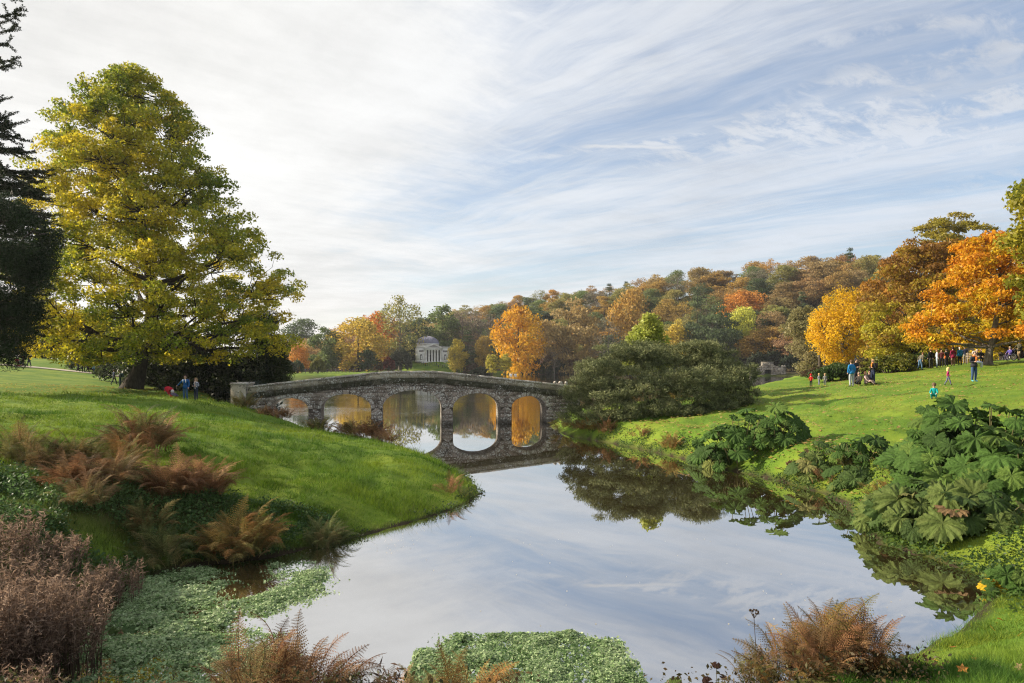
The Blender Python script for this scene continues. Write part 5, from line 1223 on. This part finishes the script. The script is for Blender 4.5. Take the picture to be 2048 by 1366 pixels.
# joints: name -> (position, radius); bones by parent
def pose(kind, child=False):
    J = {'pelvis': ((0,0,.96), .145), 'waist': ((0,0,1.12), .135), 'chest': ((0,0,1.34), .165), 'neck': ((0,-.01,1.49), .058), 'jaw': ((0,-.025,1.57), .078), 'head': ((0,-.02,1.65), .098), 'crown': ((0,-.005,1.735), .06), 'nose': ((0,-.125,1.625), .016)}
    for s, n in ((-1, 'l'), (1, 'r')):
        J['sh'+n] = ((s*.17, 0, 1.42), .082); J['el'+n] = ((s*.245, .03, 1.15), .058); J['wr'+n] = ((s*.25, -.05, .92), .038); J['ha'+n] = ((s*.245, -.085, .83), .036); J['th'+n] = ((s*.21, -.12, .87), .014)
        J['hi'+n] = ((s*.09, 0, .9), .1); J['kn'+n] = ((s*.105, -.015, .5), .072); J['an'+n] = ((s*.11, .03, .09), .052); J['to'+n] = ((s*.125, -.13, .045), .042)
    def mv(n, p): J[n] = (p, J[n][1])
    if kind == 'walk':
        mv('knl', (-.09, -.16, .52)); mv('anl', (-.09, -.24, .12)); mv('tol', (-.1, -.40, .08)); mv('knr', (.1, .08, .5)); mv('anr', (.1, .3, .14)); mv('tor', (.11, .17, .045))
        mv('ell', (-.24, .14, 1.16)); mv('wrl', (-.24, .12, .93)); mv('hal', (-.24, .1, .84)); mv('thl', (-.2, .05, .87)); mv('elr', (.24, -.06, 1.16)); mv('wrr', (.22, -.24, 1.0)); mv('har', (.21, -.32, .97)); mv('thr', (.17, -.3, 1.0))
    if kind in ('bent', 'hold'):
        for s, n in ((-1, 'l'), (1, 'r')): mv('el'+n, (s*.24, .02, 1.14)); mv('wr'+n, (s*.14, -.2, 1.15)); mv('ha'+n, (s*.07, -.26, 1.17)); mv('th'+n, (s*.06, -.25, 1.22))
    if kind == 'push':      # right arm of the figure (image left) reaches down to a handle
        mv('ell', (-.36, -.03, 1.22)); mv('wrl', (-.54, -.08, 1.05)); mv('hal', (-.62, -.1, 1.0)); mv('thl', (-.58, -.14, 1.03))
    if kind == 'pushfwd':
        for s, n in ((-1, 'l'), (1, 'r')): mv('el'+n, (s*.25, -.1, 1.15)); mv('wr'+n, (s*.22, -.36, 1.02)); mv('ha'+n, (s*.2, -.45, 1.0)); mv('th'+n, (s*.15, -.42, 1.02))
        for s, n in ((-1, 'l'), (1, 'r')): mv('kn'+n, (s*.1, -.08*s, .5)); mv('an'+n, (s*.1, -.18*s+.03, .1)); mv('to'+n, (s*.11, -.18*s-.13, .05))
    if kind == 'lean':
        def tilt(p, a=.55, z0=.95): y, z = p[1], p[2]-z0; return (p[0], y*math.cos(a)-z*math.sin(a), z0+y*math.sin(a)+z*math.cos(a))
        for n in list(J):
            if n[:2] not in ('hi', 'kn', 'an', 'to') and n != 'pelvis': mv(n, tilt(J[n][0]))
        mv('anr', (.12, .2, .1)); mv('tor', (.13, .05, .045)); mv('knl', (-.1, -.12, .5)); mv('anl', (-.1, -.12, .1)); mv('tol', (-.11, -.28, .045))
    if kind in ('sit', 'chair', 'crouch'):
        dz = {'sit': .82, 'chair': .42, 'crouch': .62}[kind]
        for n in list(J):
            if n[:2] not in ('kn', 'an', 'to'): p = J[n][0]; mv(n, (p[0], p[1], p[2]-dz))
        for s, n in ((-1, 'l'), (1, 'r')):
            if kind == 'sit': mv('kn'+n, (s*.2, -.42, .3)); mv('an'+n, (s*.14, -.62, .07)); mv('to'+n, (s*.15, -.76, .1))
            elif kind == 'chair': mv('kn'+n, (s*.11, -.44, .5)); mv('an'+n, (s*.11, -.46, .1)); mv('to'+n, (s*.12, -.62, .05))
            else: mv('kn'+n, (s*.18, -.32, .46)); mv('an'+n, (s*.13, -.06, .08)); mv('to'+n, (s*.14, -.22, .04))
            hp = J['hi'+n][0]; mv('el'+n, (s*.25, -.12, hp[2]+.25)); mv('wr'+n, (s*.2, -.32, hp[2]+.16)); mv('ha'+n, (s*.17, -.4, hp[2]+.14)); mv('th'+n, (s*.12, -.38, hp[2]+.17))
    B = [('pelvis','waist'),('waist','chest'),('chest','neck'),('neck','jaw'),('jaw','head'),('head','crown'),('head','nose')]
    for n in 'lr': B += [('chest','sh'+n),('sh'+n,'el'+n),('el'+n,'wr'+n),('wr'+n,'ha'+n),('wr'+n,'th'+n),('pelvis','hi'+n),('hi'+n,'kn'+n),('kn'+n,'an'+n),('an'+n,'to'+n)]
    if child:
        for n in ('neck', 'jaw', 'head', 'crown', 'nose'):
            p, r = J[n]; c = np.array(J['neck'][0]); q = c+(np.array(p)-c)*1.45; J[n] = (tuple(q), r*1.4)
    return J, B
_BODY = {}
def body_mesh(kind, child):
    key = (kind, child)
    if key in _BODY: return _BODY[key]
    J, B = pose(kind, child); names = list(J); me = bpy.data.meshes.new('body_cage')
    me.from_pydata([J[n][0] for n in names], [(names.index(a), names.index(b)) for a, b in B], []); ob = bpy.data.objects.new('body_cage', me); COL.objects.link(ob)
    md = ob.modifiers.new('skin', 'SKIN'); md.use_smooth_shade = True; md.branch_smoothing = .3
    for i, n in enumerate(names): r = J[n][1]; me.skin_vertices[0].data[i].radius = (r, r*(.72 if n in ('chest', 'waist', 'pelvis') else 1)); me.skin_vertices[0].data[i].use_root = n == 'pelvis'
    sb = ob.modifiers.new('sub', 'SUBSURF'); sb.levels = 1
    dg = bpy.context.evaluated_depsgraph_get(); out = bpy.data.meshes.new_from_object(ob.evaluated_get(dg)); out.name = 'person_body'
    bpy.data.objects.remove(ob); bpy.data.meshes.remove(me)
    # material by the nearest bone: 0 skin, 1 top, 2 trousers, 3 shoes
    seg = []
    for a, b in B:
        if a in ('jaw', 'head') or b == 'jaw': m = 0
        elif b[:2] in ('ha', 'th'): m = 0
        elif b[:2] == 'to': m = 3
        elif b[:2] in ('hi', 'kn', 'an'): m = 2
        else: m = 1
        seg.append((np.array(J[a][0]), np.array(J[b][0]), m))
    c = np.zeros(len(out.polygons)*3); out.polygons.foreach_get('center', c); c = c.reshape(-1, 3); best = np.full(len(c), 9.); mi = np.zeros(len(c), int)
    for a, b, m in seg:
        d = b-a; t = np.clip(((c-a)@d)/(d@d), 0, 1); q = np.linalg.norm(c-a-t[:, None]*d, axis=1); k = q < best; best[k] = q[k]; mi[k] = m
    out.materials.clear()
    for _ in range(4): out.materials.append(None)
    out.polygons.foreach_set('material_index', mi.astype(np.int32))
    out.polygons.foreach_set('use_smooth', np.ones(len(mi), bool)); out.update()
    _BODY[key] = (out, J); return _BODY[key]
_HAIR = {}
def hair_mesh(kind, child, style):
    key = (kind, child, style)
    if key in _HAIR: return _HAIR[key]
    J = body_mesh(kind, child)[1]; h = np.array(J['head'][0]); r = J['head'][1]; m = MB(); V = []
    up = np.array(J['crown'][0])-h; prof = []
    for i in range(7):
        b = -0.55+i/6*(math.pi/2+.55)
        for k in range(14):
            a = k/14*6.283; face = math.sin(a) < -.25      # front opening for the face
            bb = max(b, .55) if (face and style != 'hood') else b
            R_ = r*(1.14 if style != 'hat' else 1.2); V.append(h+np.array([R_*math.cos(a)*math.cos(bb), R_*1.05*math.sin(a)*math.cos(bb)+.012, R_*1.15*math.sin(bb)+.012]))
            if style == 'long' and not face and i == 0: V[-1] = V[-1]+np.array([0, .02, -.16])
    m.add(V, [(i*14+k, i*14+(k+1) % 14, i*14+14+(k+1) % 14, i*14+14+k) for i in range(6) for k in range(14)])
    _HAIR[key] = m.mesh('hair', [None]); return _HAIR[key]
_FACE = {}
def face_mesh(kind, child):
    key = (kind, child)
    if key not in _FACE:
        J = body_mesh(kind, child)[1]; h = np.array(J['head'][0]); r = J['head'][1]; m = MB()
        for s in (-1, 1): m.box(h+np.array([s*r*.36, -r*.93, r*.08]), (r*.2, r*.08, r*.1)); m.box(h+np.array([s*r*1.0, r*.02, -r*.1]), (r*.14, r*.3, r*.42), 1)
        m.box(h+np.array([0, -r*.92, -r*.68]), (r*.42, r*.08, r*.08))
        _FACE[key] = m.mesh('face_features', [None, None])
    return _FACE[key]
SKIN = plain('skin', (.5, .31, .23), .6, .08); DARK = plain('dark_feature', (.05, .03, .025), .6)
def slot(o, mats):
    for i, m in enumerate(mats): o.material_slots[i].link = 'OBJECT'; o.material_slots[i].material = m
PATTERN = pattern_mat()
def person(px, Y, hgt, label, top, legs, kind='stand', face=0.0, hair=(.08, .05, .03), style='short', shoes=(.03, .025, .02), child=False, group=None, extra=None, zoff=0.0, x=None, topmat=None, feat=True):
    xx = gx(px, Y) if x is None else x; z = hz(xx, Y)+zoff
    root = link('person', None, loc=(xx, Y, z), label=label, cat='person', group=group); root.rotation_euler = (0, 0, face)
    full = 1.795 if not child else 1.93
    s = hgt/full; root.scale = (s, s, s); me, J = body_mesh(kind, child)
    b = link('body', me, root); slot(b, [SKIN, topmat or cmat(top), cmat(legs), cmat(shoes)])
    hr = link('hat' if style == 'hat' else 'hood' if style == 'hood' else 'hair', hair_mesh(kind, child, style), root); slot(hr, [cmat(hair, 'hair')])
    if feat: f = link('face_features', face_mesh(kind, child), root); slot(f, [DARK, SKIN])
    c = np.array(J['chest'][0]); n = np.array(J['neck'][0])
    for e, col in (extra or {}).items():
        m = MB()
        if e == 'backpack': m.box(c+np.array([0, .21, -.05]), (.3, .16, .42)); m.box(c+np.array([0, .31, -.12]), (.22, .06, .2))
        elif e == 'straps':
            for q in (-1, 1): m.box(c+np.array([q*.1, -.135, .02]), (.04, .03, .24))
        elif e == 'scarf': m.tube([n+np.array([.075*math.cos(a), .075*math.sin(a), .0]) for a in np.linspace(0, 6.283, 11)], .035, 6, cap=False); m.box(c+np.array([.03, -.15, -.02]), (.09, .05, .26))
        elif e == 'bag': m.box(c+np.array([.3, -.05, -.36]), (.14, .2, .26)); m.tube([c+np.array([.3, -.05, -.24]), c+np.array([.2, -.05, .1])], .012, 4)
        elif e == 'coat_hem':
            p = np.array(J['pelvis'][0]); m.lathe([(.16, .12), (.19, 0), (.215, -.2), (.2, -.21)], 14, p)
        elif e == 'jacket_hem': p = np.array(J['pelvis'][0]); m.lathe([(.155, .14), (.178, .02), (.172, -.1), (.15, -.1)], 14, p)
        elif e == 'camera': m.box(np.array(J['hal'][0])+np.array([.1, -.06, .02]), (.14, .08, .1))
        elif e == 'held_coat': m.tube([c+np.array([-.06, -.25, -.18]), c+np.array([.1, -.27, -.22]), c+np.array([.26, -.22, -.24]), c+np.array([.3, -.2, -.5])], [.05, .1, .09, .05], 8)
        link(e, m.mesh(e, [cmat(col)]), root)
    return root
ORD = ['first', 'second', 'third', 'fourth', 'fifth', 'sixth', 'seventh', 'eighth', 'ninth', 'tenth', 'eleventh', 'twelfth', 'thirteenth', 'fourteenth', 'fifteenth', 'sixteenth', 'seventeenth', 'eighteenth', 'nineteenth', 'twentieth', 'twenty-first', 'twenty-second', 'twenty-third', 'twenty-fourth']
def people():
    g = 'walkers on the right lawn'; NAVY = (.02, .028, .06); JEAN = (.04, .075, .16); BLK = (.015, .015, .018); PI = math.pi
    person(1622, 55, 1.12, 'child in a red top at the far edge of the right lawn', (.5, .02, .02), BLK, face=2.6, child=True, group=g, style='hat', hair=(.45, .02, .02))
    person(1638, 55.5, 1.0, 'small child in grey between the red and yellow-booted children', (.35, .36, .4), (.2, .22, .28), face=.6, child=True, group=g, hair=(.42, .3, .14))
    person(1650, 54, 1.05, 'small child in a dark patterned coat with yellow boots', (.2, .2, .2), (.12, .12, .13), face=-.5, child=True, group=g, hair=(.5, .36, .16), shoes=(.7, .42, .02))
    person(1703, 45, 1.8, 'man in bright blue jacket and grey trousers seen from behind', (.02, .17, .42), (.33, .36, .38), face=PI+.2, group=g, extra={'jacket_hem': (.02, .17, .42)}, hair=(.1, .06, .035))
    person(1712, 47, 1.82, 'man in dark clothes and cap behind the blue-jacketed man', (.03, .03, .035), (.03, .03, .04), kind='bent', face=.4, group=g, style='hat', hair=(.03, .03, .035))
    person(1746, 46, 1.68, 'blonde woman in black with backpack and orange scarf', BLK, NAVY, kind='bent', face=-1.3, group=g, style='long', hair=(.5, .33, .13), extra={'backpack': (.05, .03, .03), 'scarf': (.55, .2, .03)})
    person(1731, 46, 1.65, 'seated person in pale pink on the grass', (.55, .38, .36), (.3, .22, .2), kind='sit', face=.8, group=g, hair=(.1, .05, .03), style='long')
    person(1739, 46.5, 1.7, 'seated person in black on the grass beside the pink one', BLK, BLK, kind='sit', face=-.6, group=g, hair=(.03, .02, .02))
    person(1718, 46, 1.6, 'person lying low in dark clothes on the picnic spot', (.04, .035, .03), BLK, kind='sit', face=-1.0, group=g, hair=(.3, .24, .2))
    person(1868, 31, 1.15, 'child in teal crouching above the large leaves', (.01, .3, .3), (.015, .22, .24), kind='crouch', face=-.6, child=True, group=g, hair=(.12, .08, .05), style='hood')
    person(1896, 36, .98, 'little blond child in pink and navy stepping across the grass', (.4, .03, .14), (.12, .12, .2), kind='walk', face=1.2, child=True, group=g, hair=(.6, .42, .18), style='long')
    person(1948, 37, 1.7, 'woman in jeans and dark jacket standing with a white bundle', (.03, .032, .04), JEAN, kind='bent', face=.15, group=g, hair=(.33, .3, .28), shoes=(.1, .35, .4), extra={'scarf': (.55, .17, .03), 'held_coat': (.4, .42, .5), 'jacket_hem': (.03, .032, .04)})
    person(1840, 60, 1.68, 'man in grey-brown jumper leaning forward in blue jeans', (.12, .11, .085), (.08, .15, .25), kind='lean', face=PI*.6, group=g, hair=(.16, .08, .04))
    person(1862, 61, 1.76, 'man in black standing left of the lawn group', BLK, (.04, .042, .04), face=PI, group=g, hair=(.05, .035, .025))
    person(1874, 62, 1.72, 'person in a white jacket and pale jeans in the lawn group', (.5, .54, .6), (.3, .36, .43), face=1.2, group=g, hair=(.3, .16, .08))
    person(1883, 62.5, 1.68, 'person in dark maroon with orange bag in the lawn group', (.07, .018, .02), BLK, face=-.6, group=g, hair=(.06, .04, .03), extra={'bag': (.5, .13, .03)})
    person(1893, 63, 1.66, 'person in charcoal fleece in the middle of the lawn group', (.05, .055, .05), (.03, .03, .035), face=PI, group=g, hair=(.07, .06, .05))
    person(1906, 62, 1.74, 'woman in a long maroon coat in the lawn group', (.2, .015, .05), (.28, .17, .13), face=PI, group=g, style='hat', hair=(.03, .015, .02), extra={'coat_hem': (.2, .015, .05)})
    person(1920, 62, 1.7, 'white-haired person in a bright blue jacket seen from behind', (.01, .18, .4), BLK, face=PI, group=g, hair=(.5, .5, .5), extra={'jacket_hem': (.01, .18, .4)})
    person(1930, 63, 1.68, 'grey-haired person in navy right of the blue jacket', NAVY, (.2, .19, .17), face=PI-.4, group=g, hair=(.3, .3, .3))
    person(1954, 60, 1.65, 'older person sitting at the left end of the lawn bench', (.3, .22, .2), BLK, kind='chair', face=.3, group=g, hair=(.45, .4, .36), zoff=.0)
    person(1962, 60, 1.7, 'person in black sitting right on the lawn bench', BLK, BLK, kind='chair', face=.2, group=g, hair=(.3, .15, .08), zoff=.0)
    # bench
    bx, by = gx(1962, 60), 60.25; bz = hz(bx, by); WD = plain('bench_wood', (.3, .25, .2), .8)
    bn = link('park_bench', None, loc=(bx, by, bz), label='pale wooden bench left of the orange maple trunk', cat='bench')
    for k in range(4): link('seat_slat', MB().box((0, -.18+k*.12, .46), (1.9, .1, .035)).mesh('seat_slat', [WD]), bn)
    for k in range(3): link('back_slat', MB().box((0, .3, .6+k*.14), (1.9, .03, .1)).mesh('back_slat', [WD]), bn)
    for sx in (-.8, .8):
        for sy in (-.18, .28): link('leg', MB().box((sx, sy, .23 if sy < 0 else .48), (.07, .07, .46 if sy < 0 else .95)).mesh('leg', [WD]), bn)
    # wheelchair and pusher
    wx, wy = gx(2020, 60), 60.0; wz = hz(wx, wy); MT = plain('chrome_tube', (.35, .35, .37), .35, .1, 5, .5, .8); RB = plain('rubber', (.03, .03, .03), .8); WR = plain('white_rim', (.6, .6, .6), .4)
    wc = link('wheelchair', None, loc=(wx, wy, wz), label='wheelchair with white-rimmed wheels at the right edge of the lawn', cat='wheelchair'); wc.rotation_euler = (0, 0, -1.35)
    def wheel(name, par, c, R_, r, ax=0):
        pts = [(c[0], c[1]+R_*math.cos(a), c[2]+R_*math.sin(a)) for a in np.linspace(0, 2*math.pi, 25)]
        w = link(name, MB().tube(pts, r, 6, cap=False).mesh('tyre', [RB], smooth=True), par); rim = MB(); rim.tube([(c[0], c[1]+(R_-r*1.5)*math.cos(a), c[2]+(R_-r*1.5)*math.sin(a)) for a in np.linspace(0, 2*math.pi, 25)], r*.8, 6, cap=False)
        link('rim', rim.mesh('rim', [WR], smooth=True), w); sp = MB()
        for k in range(10): a = k*math.pi/5; sp.tube([c, (c[0], c[1]+(R_-r)*math.cos(a), c[2]+(R_-r)*math.sin(a))], .006, 3, cap=False)
        link('spokes', sp.mesh('spokes', [MT]), w)
    for sx in (-.3, .3): wheel('drive_wheel', wc, (sx, .05, .31), .3, .03); wheel('caster', wc, (sx*.8, -.4, .09), .08, .02)
    link('seat', MB().box((0, -.05, .48), (.46, .44, .06)).mesh('seat', [cmat((.02, .02, .05))]), wc); link('backrest', MB().box((0, .2, .72), (.46, .05, .46)).mesh('backrest', [cmat((.02, .02, .05))]), wc)
    fr = MB()
    for sx in (-.24, .24): fr.tube([(sx, -.55, .12), (sx, -.4, .46), (sx, .2, .48), (sx, .24, 1.0), (sx, .38, 1.02)], .015, 5); fr.box((sx*.6, -.6, .1), (.16, .18, .02))
    link('frame', fr.mesh('frame', [MT]), wc)
    r_ = person(2020, 60, 1.6, 'white-haired person in purple sitting in the wheelchair', (.09, .07, .28), (.06, .05, .1), kind='chair', face=-1.35, group=g, hair=(.5, .48, .46))
    person(2038, 60.2, 1.8, 'man in dark olive jacket and tan trousers pushing the wheelchair', (.06, .058, .035), (.33, .24, .14), kind='pushfwd', face=-1.35, group=g, hair=(.4, .38, .35), extra={'jacket_hem': (.06, .058, .035)})
    # left lawn
    g = 'walkers on the left lawn'
    person(371, 45, 1.76, 'man in blue jacket with white straps steering the red pushchair', (.01, .085, .26), (.05, .11, .2), kind='push', face=-.1, group=g, hair=(.05, .025, .02), shoes=(.012, .014, .013), extra={'straps': (.5, .55, .6), 'jacket_hem': (.01, .085, .26), 'backpack': (.06, .06, .07)})
    person(392, 45.2, 1.6, 'woman in a patterned blue and white coat beside the man in blue', (.1, .1, .14), (.02, .03, .05), face=-.35, group=g, hair=(.38, .26, .14), style='long', topmat=PATTERN, extra={'scarf': (.5, .42, .4)}, shoes=(.06, .03, .02), kind='bent')
    person(240, 63, 1.62, 'grey-haired man in dark green beside the tulip trunk', (.035, .06, .06), (.05, .08, .1), kind='bent', face=-.7, group=g, hair=(.4, .36, .32), extra={'backpack': (.08, .16, .2)})
    person(228, 73, 1.72, 'person in navy walking left behind the tulip trunk', (.02, .03, .07), (.03, .035, .05), face=2.6, kind='walk', group=g)
    person(243, 74, 1.74, 'person in dark coat and pale collar just left of the tulip trunk', (.03, .03, .035), (.04, .04, .04), face=2.8, group=g, extra={'scarf': (.35, .3, .26)})
    g = 'walkers on the gravel path'
    for px, h, lb, top, legs, kd, fc in ((156, 1.6, 'leftmost of the close group on the gravel path', (.04, .045, .05), BLK, 'walk', 1.5),(167, 1.72, 'person in black with grey hair in the path group', BLK, BLK, 'stand', .4),(175, 1.75, 'tall dark figure right in the path group', (.03, .02, .02), BLK, 'walk', 1.7),(188, 1.3, 'child in light blue on the gravel path', (.08, .32, .5), (.05, .07, .12), 'walk', 1.6),(197, 1.76, 'person in black right of the light blue child', BLK, BLK, 'stand', -.8),(58, 1.78, 'person in black behind the pushchair on the path', (.02, .02, .03), (.02, .025, .05), 'pushfwd', 4.7),(46, 1.6, 'person in plum bending over the path pushchair', (.12, .03, .12), BLK, 'lean', 1.0)):
        person(px, 86+2*math.sin(gx(px, 86)*.09), h, lb, top, legs, kind=kd, face=fc, group=g, child=h < 1.4)
    person(585, 152, 1.7, 'dark figure with a camera on the far bank behind the bridge', BLK, BLK, kind='bent', face=0, hair=(.03, .02, .02), zoff=0.1, feat=False)
    # pushchairs
    def pushchair(px, Y, rz, label, red=(.42, .015, .03)):
        x = gx(px, Y); r = link('pushchair', None, loc=(x, Y, hz(x, Y)), label=label, cat='pushchair', group='pushchairs'); r.rotation_euler = (0, 0, rz)
        RD = cmat(red); st = MB(); st.box((0, .0, .45), (.42, .36, .1), rx=.35); st.box((0, .25, .68), (.42, .08, .55), rx=-.55); link('seat', st.mesh('seat', [RD]), r)
        V = []; nn = 9
        for i in range(5):
            a = .35+i/4*1.5
            for k in range(nn): b = k/(nn-1)*math.pi; V.append((.23*math.cos(b), .42-.33*math.cos(a)*1.0+.0*math.sin(b), .72+.33*math.sin(a)*math.sin(b)**.5+.02))
        m = MB(); m.add(V, [(i*nn+k, i*nn+k+1, i*nn+nn+k+1, i*nn+nn+k) for i in range(4) for k in range(nn-1)]); link('hood', m.mesh('hood', [RD]), r)
        link('basket', MB().box((0, .1, .22), (.36, .5, .16)).mesh('basket', [RD]), r)
        link('blanket', MB().box((0, -.12, .52), (.38, .34, .1), rx=.5).mesh('blanket', [cmat((.1, .08, .13))]), r)
        f = MB()
        for sx in (-.24, .24): f.tube([(sx, -.45, .14), (sx, .1, .42), (sx, .55, .98), (sx*.8, .62, 1.0)], .015, 5); f.tube([(sx, .38, .14), (sx, .12, .44)], .015, 5)
        f.tube([(-.2, .62, 1.0), (.2, .62, 1.0)], .02, 6); link('frame', f.mesh('frame', [cmat((.06, .06, .07))]), r)
        for sx in (-.26, .26): wheel('rear_wheel', r, (sx, .38, .14), .13, .025); wheel('front_wheel', r, (sx, -.45, .11), .1, .025)
        bb = MB(); bb.lathe([(.02, .56), (.1, .6), (.12, .68), (.09, .77), (.02, .81)], 10, (0, .05, .05)); link('white_hat', bb.mesh('white_hat', [cmat((.6, .52, .5))]), r)
    pushchair(346, 44.9, 1.25, 'red three-wheeled pushchair with a child held by the man in blue')
    pushchair(40, 86-.3, 1.4, 'red and dark pushchair on the distant gravel path', (.3, .015, .04))
    # far crowd: temple terrace and causeway
    cols = [(.02,.02,.03),(.25,.03,.04),(.06,.05,.12),(.3,.3,.33),(.03,.05,.12),(.1,.06,.06),(.04,.04,.04),(.16,.05,.12)]
    R = random.Random(5); g = 'visitors in front of the temple'; cn = ['black','red','violet','pale grey','navy','brown','charcoal','plum']
    for k in range(24):
        i = R.randrange(8); t = k/23; px = 836+t*86; Y = 337+R.uniform(-.8, .8)-2*t
        person(px, Y, R.uniform(1.6, 1.8), f'tiny visitor in {cn[i]} on the temple terrace, {ORD[k]} from left', cols[i], (.03, .03, .04), kind=R.choice(['stand', 'walk']), face=R.random()*6.28, group=g, feat=False)
    g = 'visitors on the far causeway'
    for k in range(18):
        i = R.randrange(8); px = 596+k*7.4+R.uniform(-2, 2); Y = 236+k*2.0
        person(px, Y, R.uniform(1.55, 1.8), f'tiny walker in {cn[i]} on the far causeway behind the bridge, {ORD[k]} from left', cols[i], (.04, .04, .05), kind=R.choice(['stand', 'walk']), face=R.random()*6.28, group=g, feat=False)
    # swans near the golden tree
    W = plain('swan_white', (.7, .7, .68), .7)
    for px, Y, lb in ((1022, 292, 'left white swan on the lake below the golden tree'), (1031, 294, 'right white swan on the lake below the golden tree')):
        s = link('swan', None, loc=(gx(px, Y), Y, 0), label=lb, cat='swan', group='swans on the lake'); m = MB()
        m.tube([(-.6, 0, .3), (-.45, 0, .22), (-.1, 0, .2), (.3, 0, .2), (.45, 0, .25)], [.04, .18, .28, .22, .08], 9); link('body', m.mesh('body', [W], smooth=True), s)
        n = MB(); n.tube([(.38, 0, .25), (.52, 0, .45), (.45, 0, .7), (.5, 0, .85), (.62, 0, .82)], [.08, .06, .05, .06, .04], 7); n.tube([(.62, 0, .82), (.74, 0, .78)], [.03, .01], 5); link('neck', n.mesh('neck', [W], smooth=True), s); s.scale = (1.2, 1.2, 1.2)
people()

# ------------------------------------------------------------------ autumn air between the camera and the far hill
def haze():
    m = bpy.data.materials.new('autumn_haze'); m.use_nodes = True; T = NT(m.node_tree); T.n.clear(); out = T.new('ShaderNodeOutputMaterial')
    v = T.new('ShaderNodeVolumePrincipled'); v.inputs['Color'].default_value = (.86, .89, .94, 1); v.inputs['Density'].default_value = .00013; v.inputs['Anisotropy'].default_value = .3
    T.l.new(v.outputs[0], out.inputs['Volume'])
    b = MB(); b.box((0, 2000-100, 59), (12000, 12400, 124)); link('haze', b.mesh('haze', [m]), kind='stuff', label='thin autumn haze over the lake and hillside')
haze()
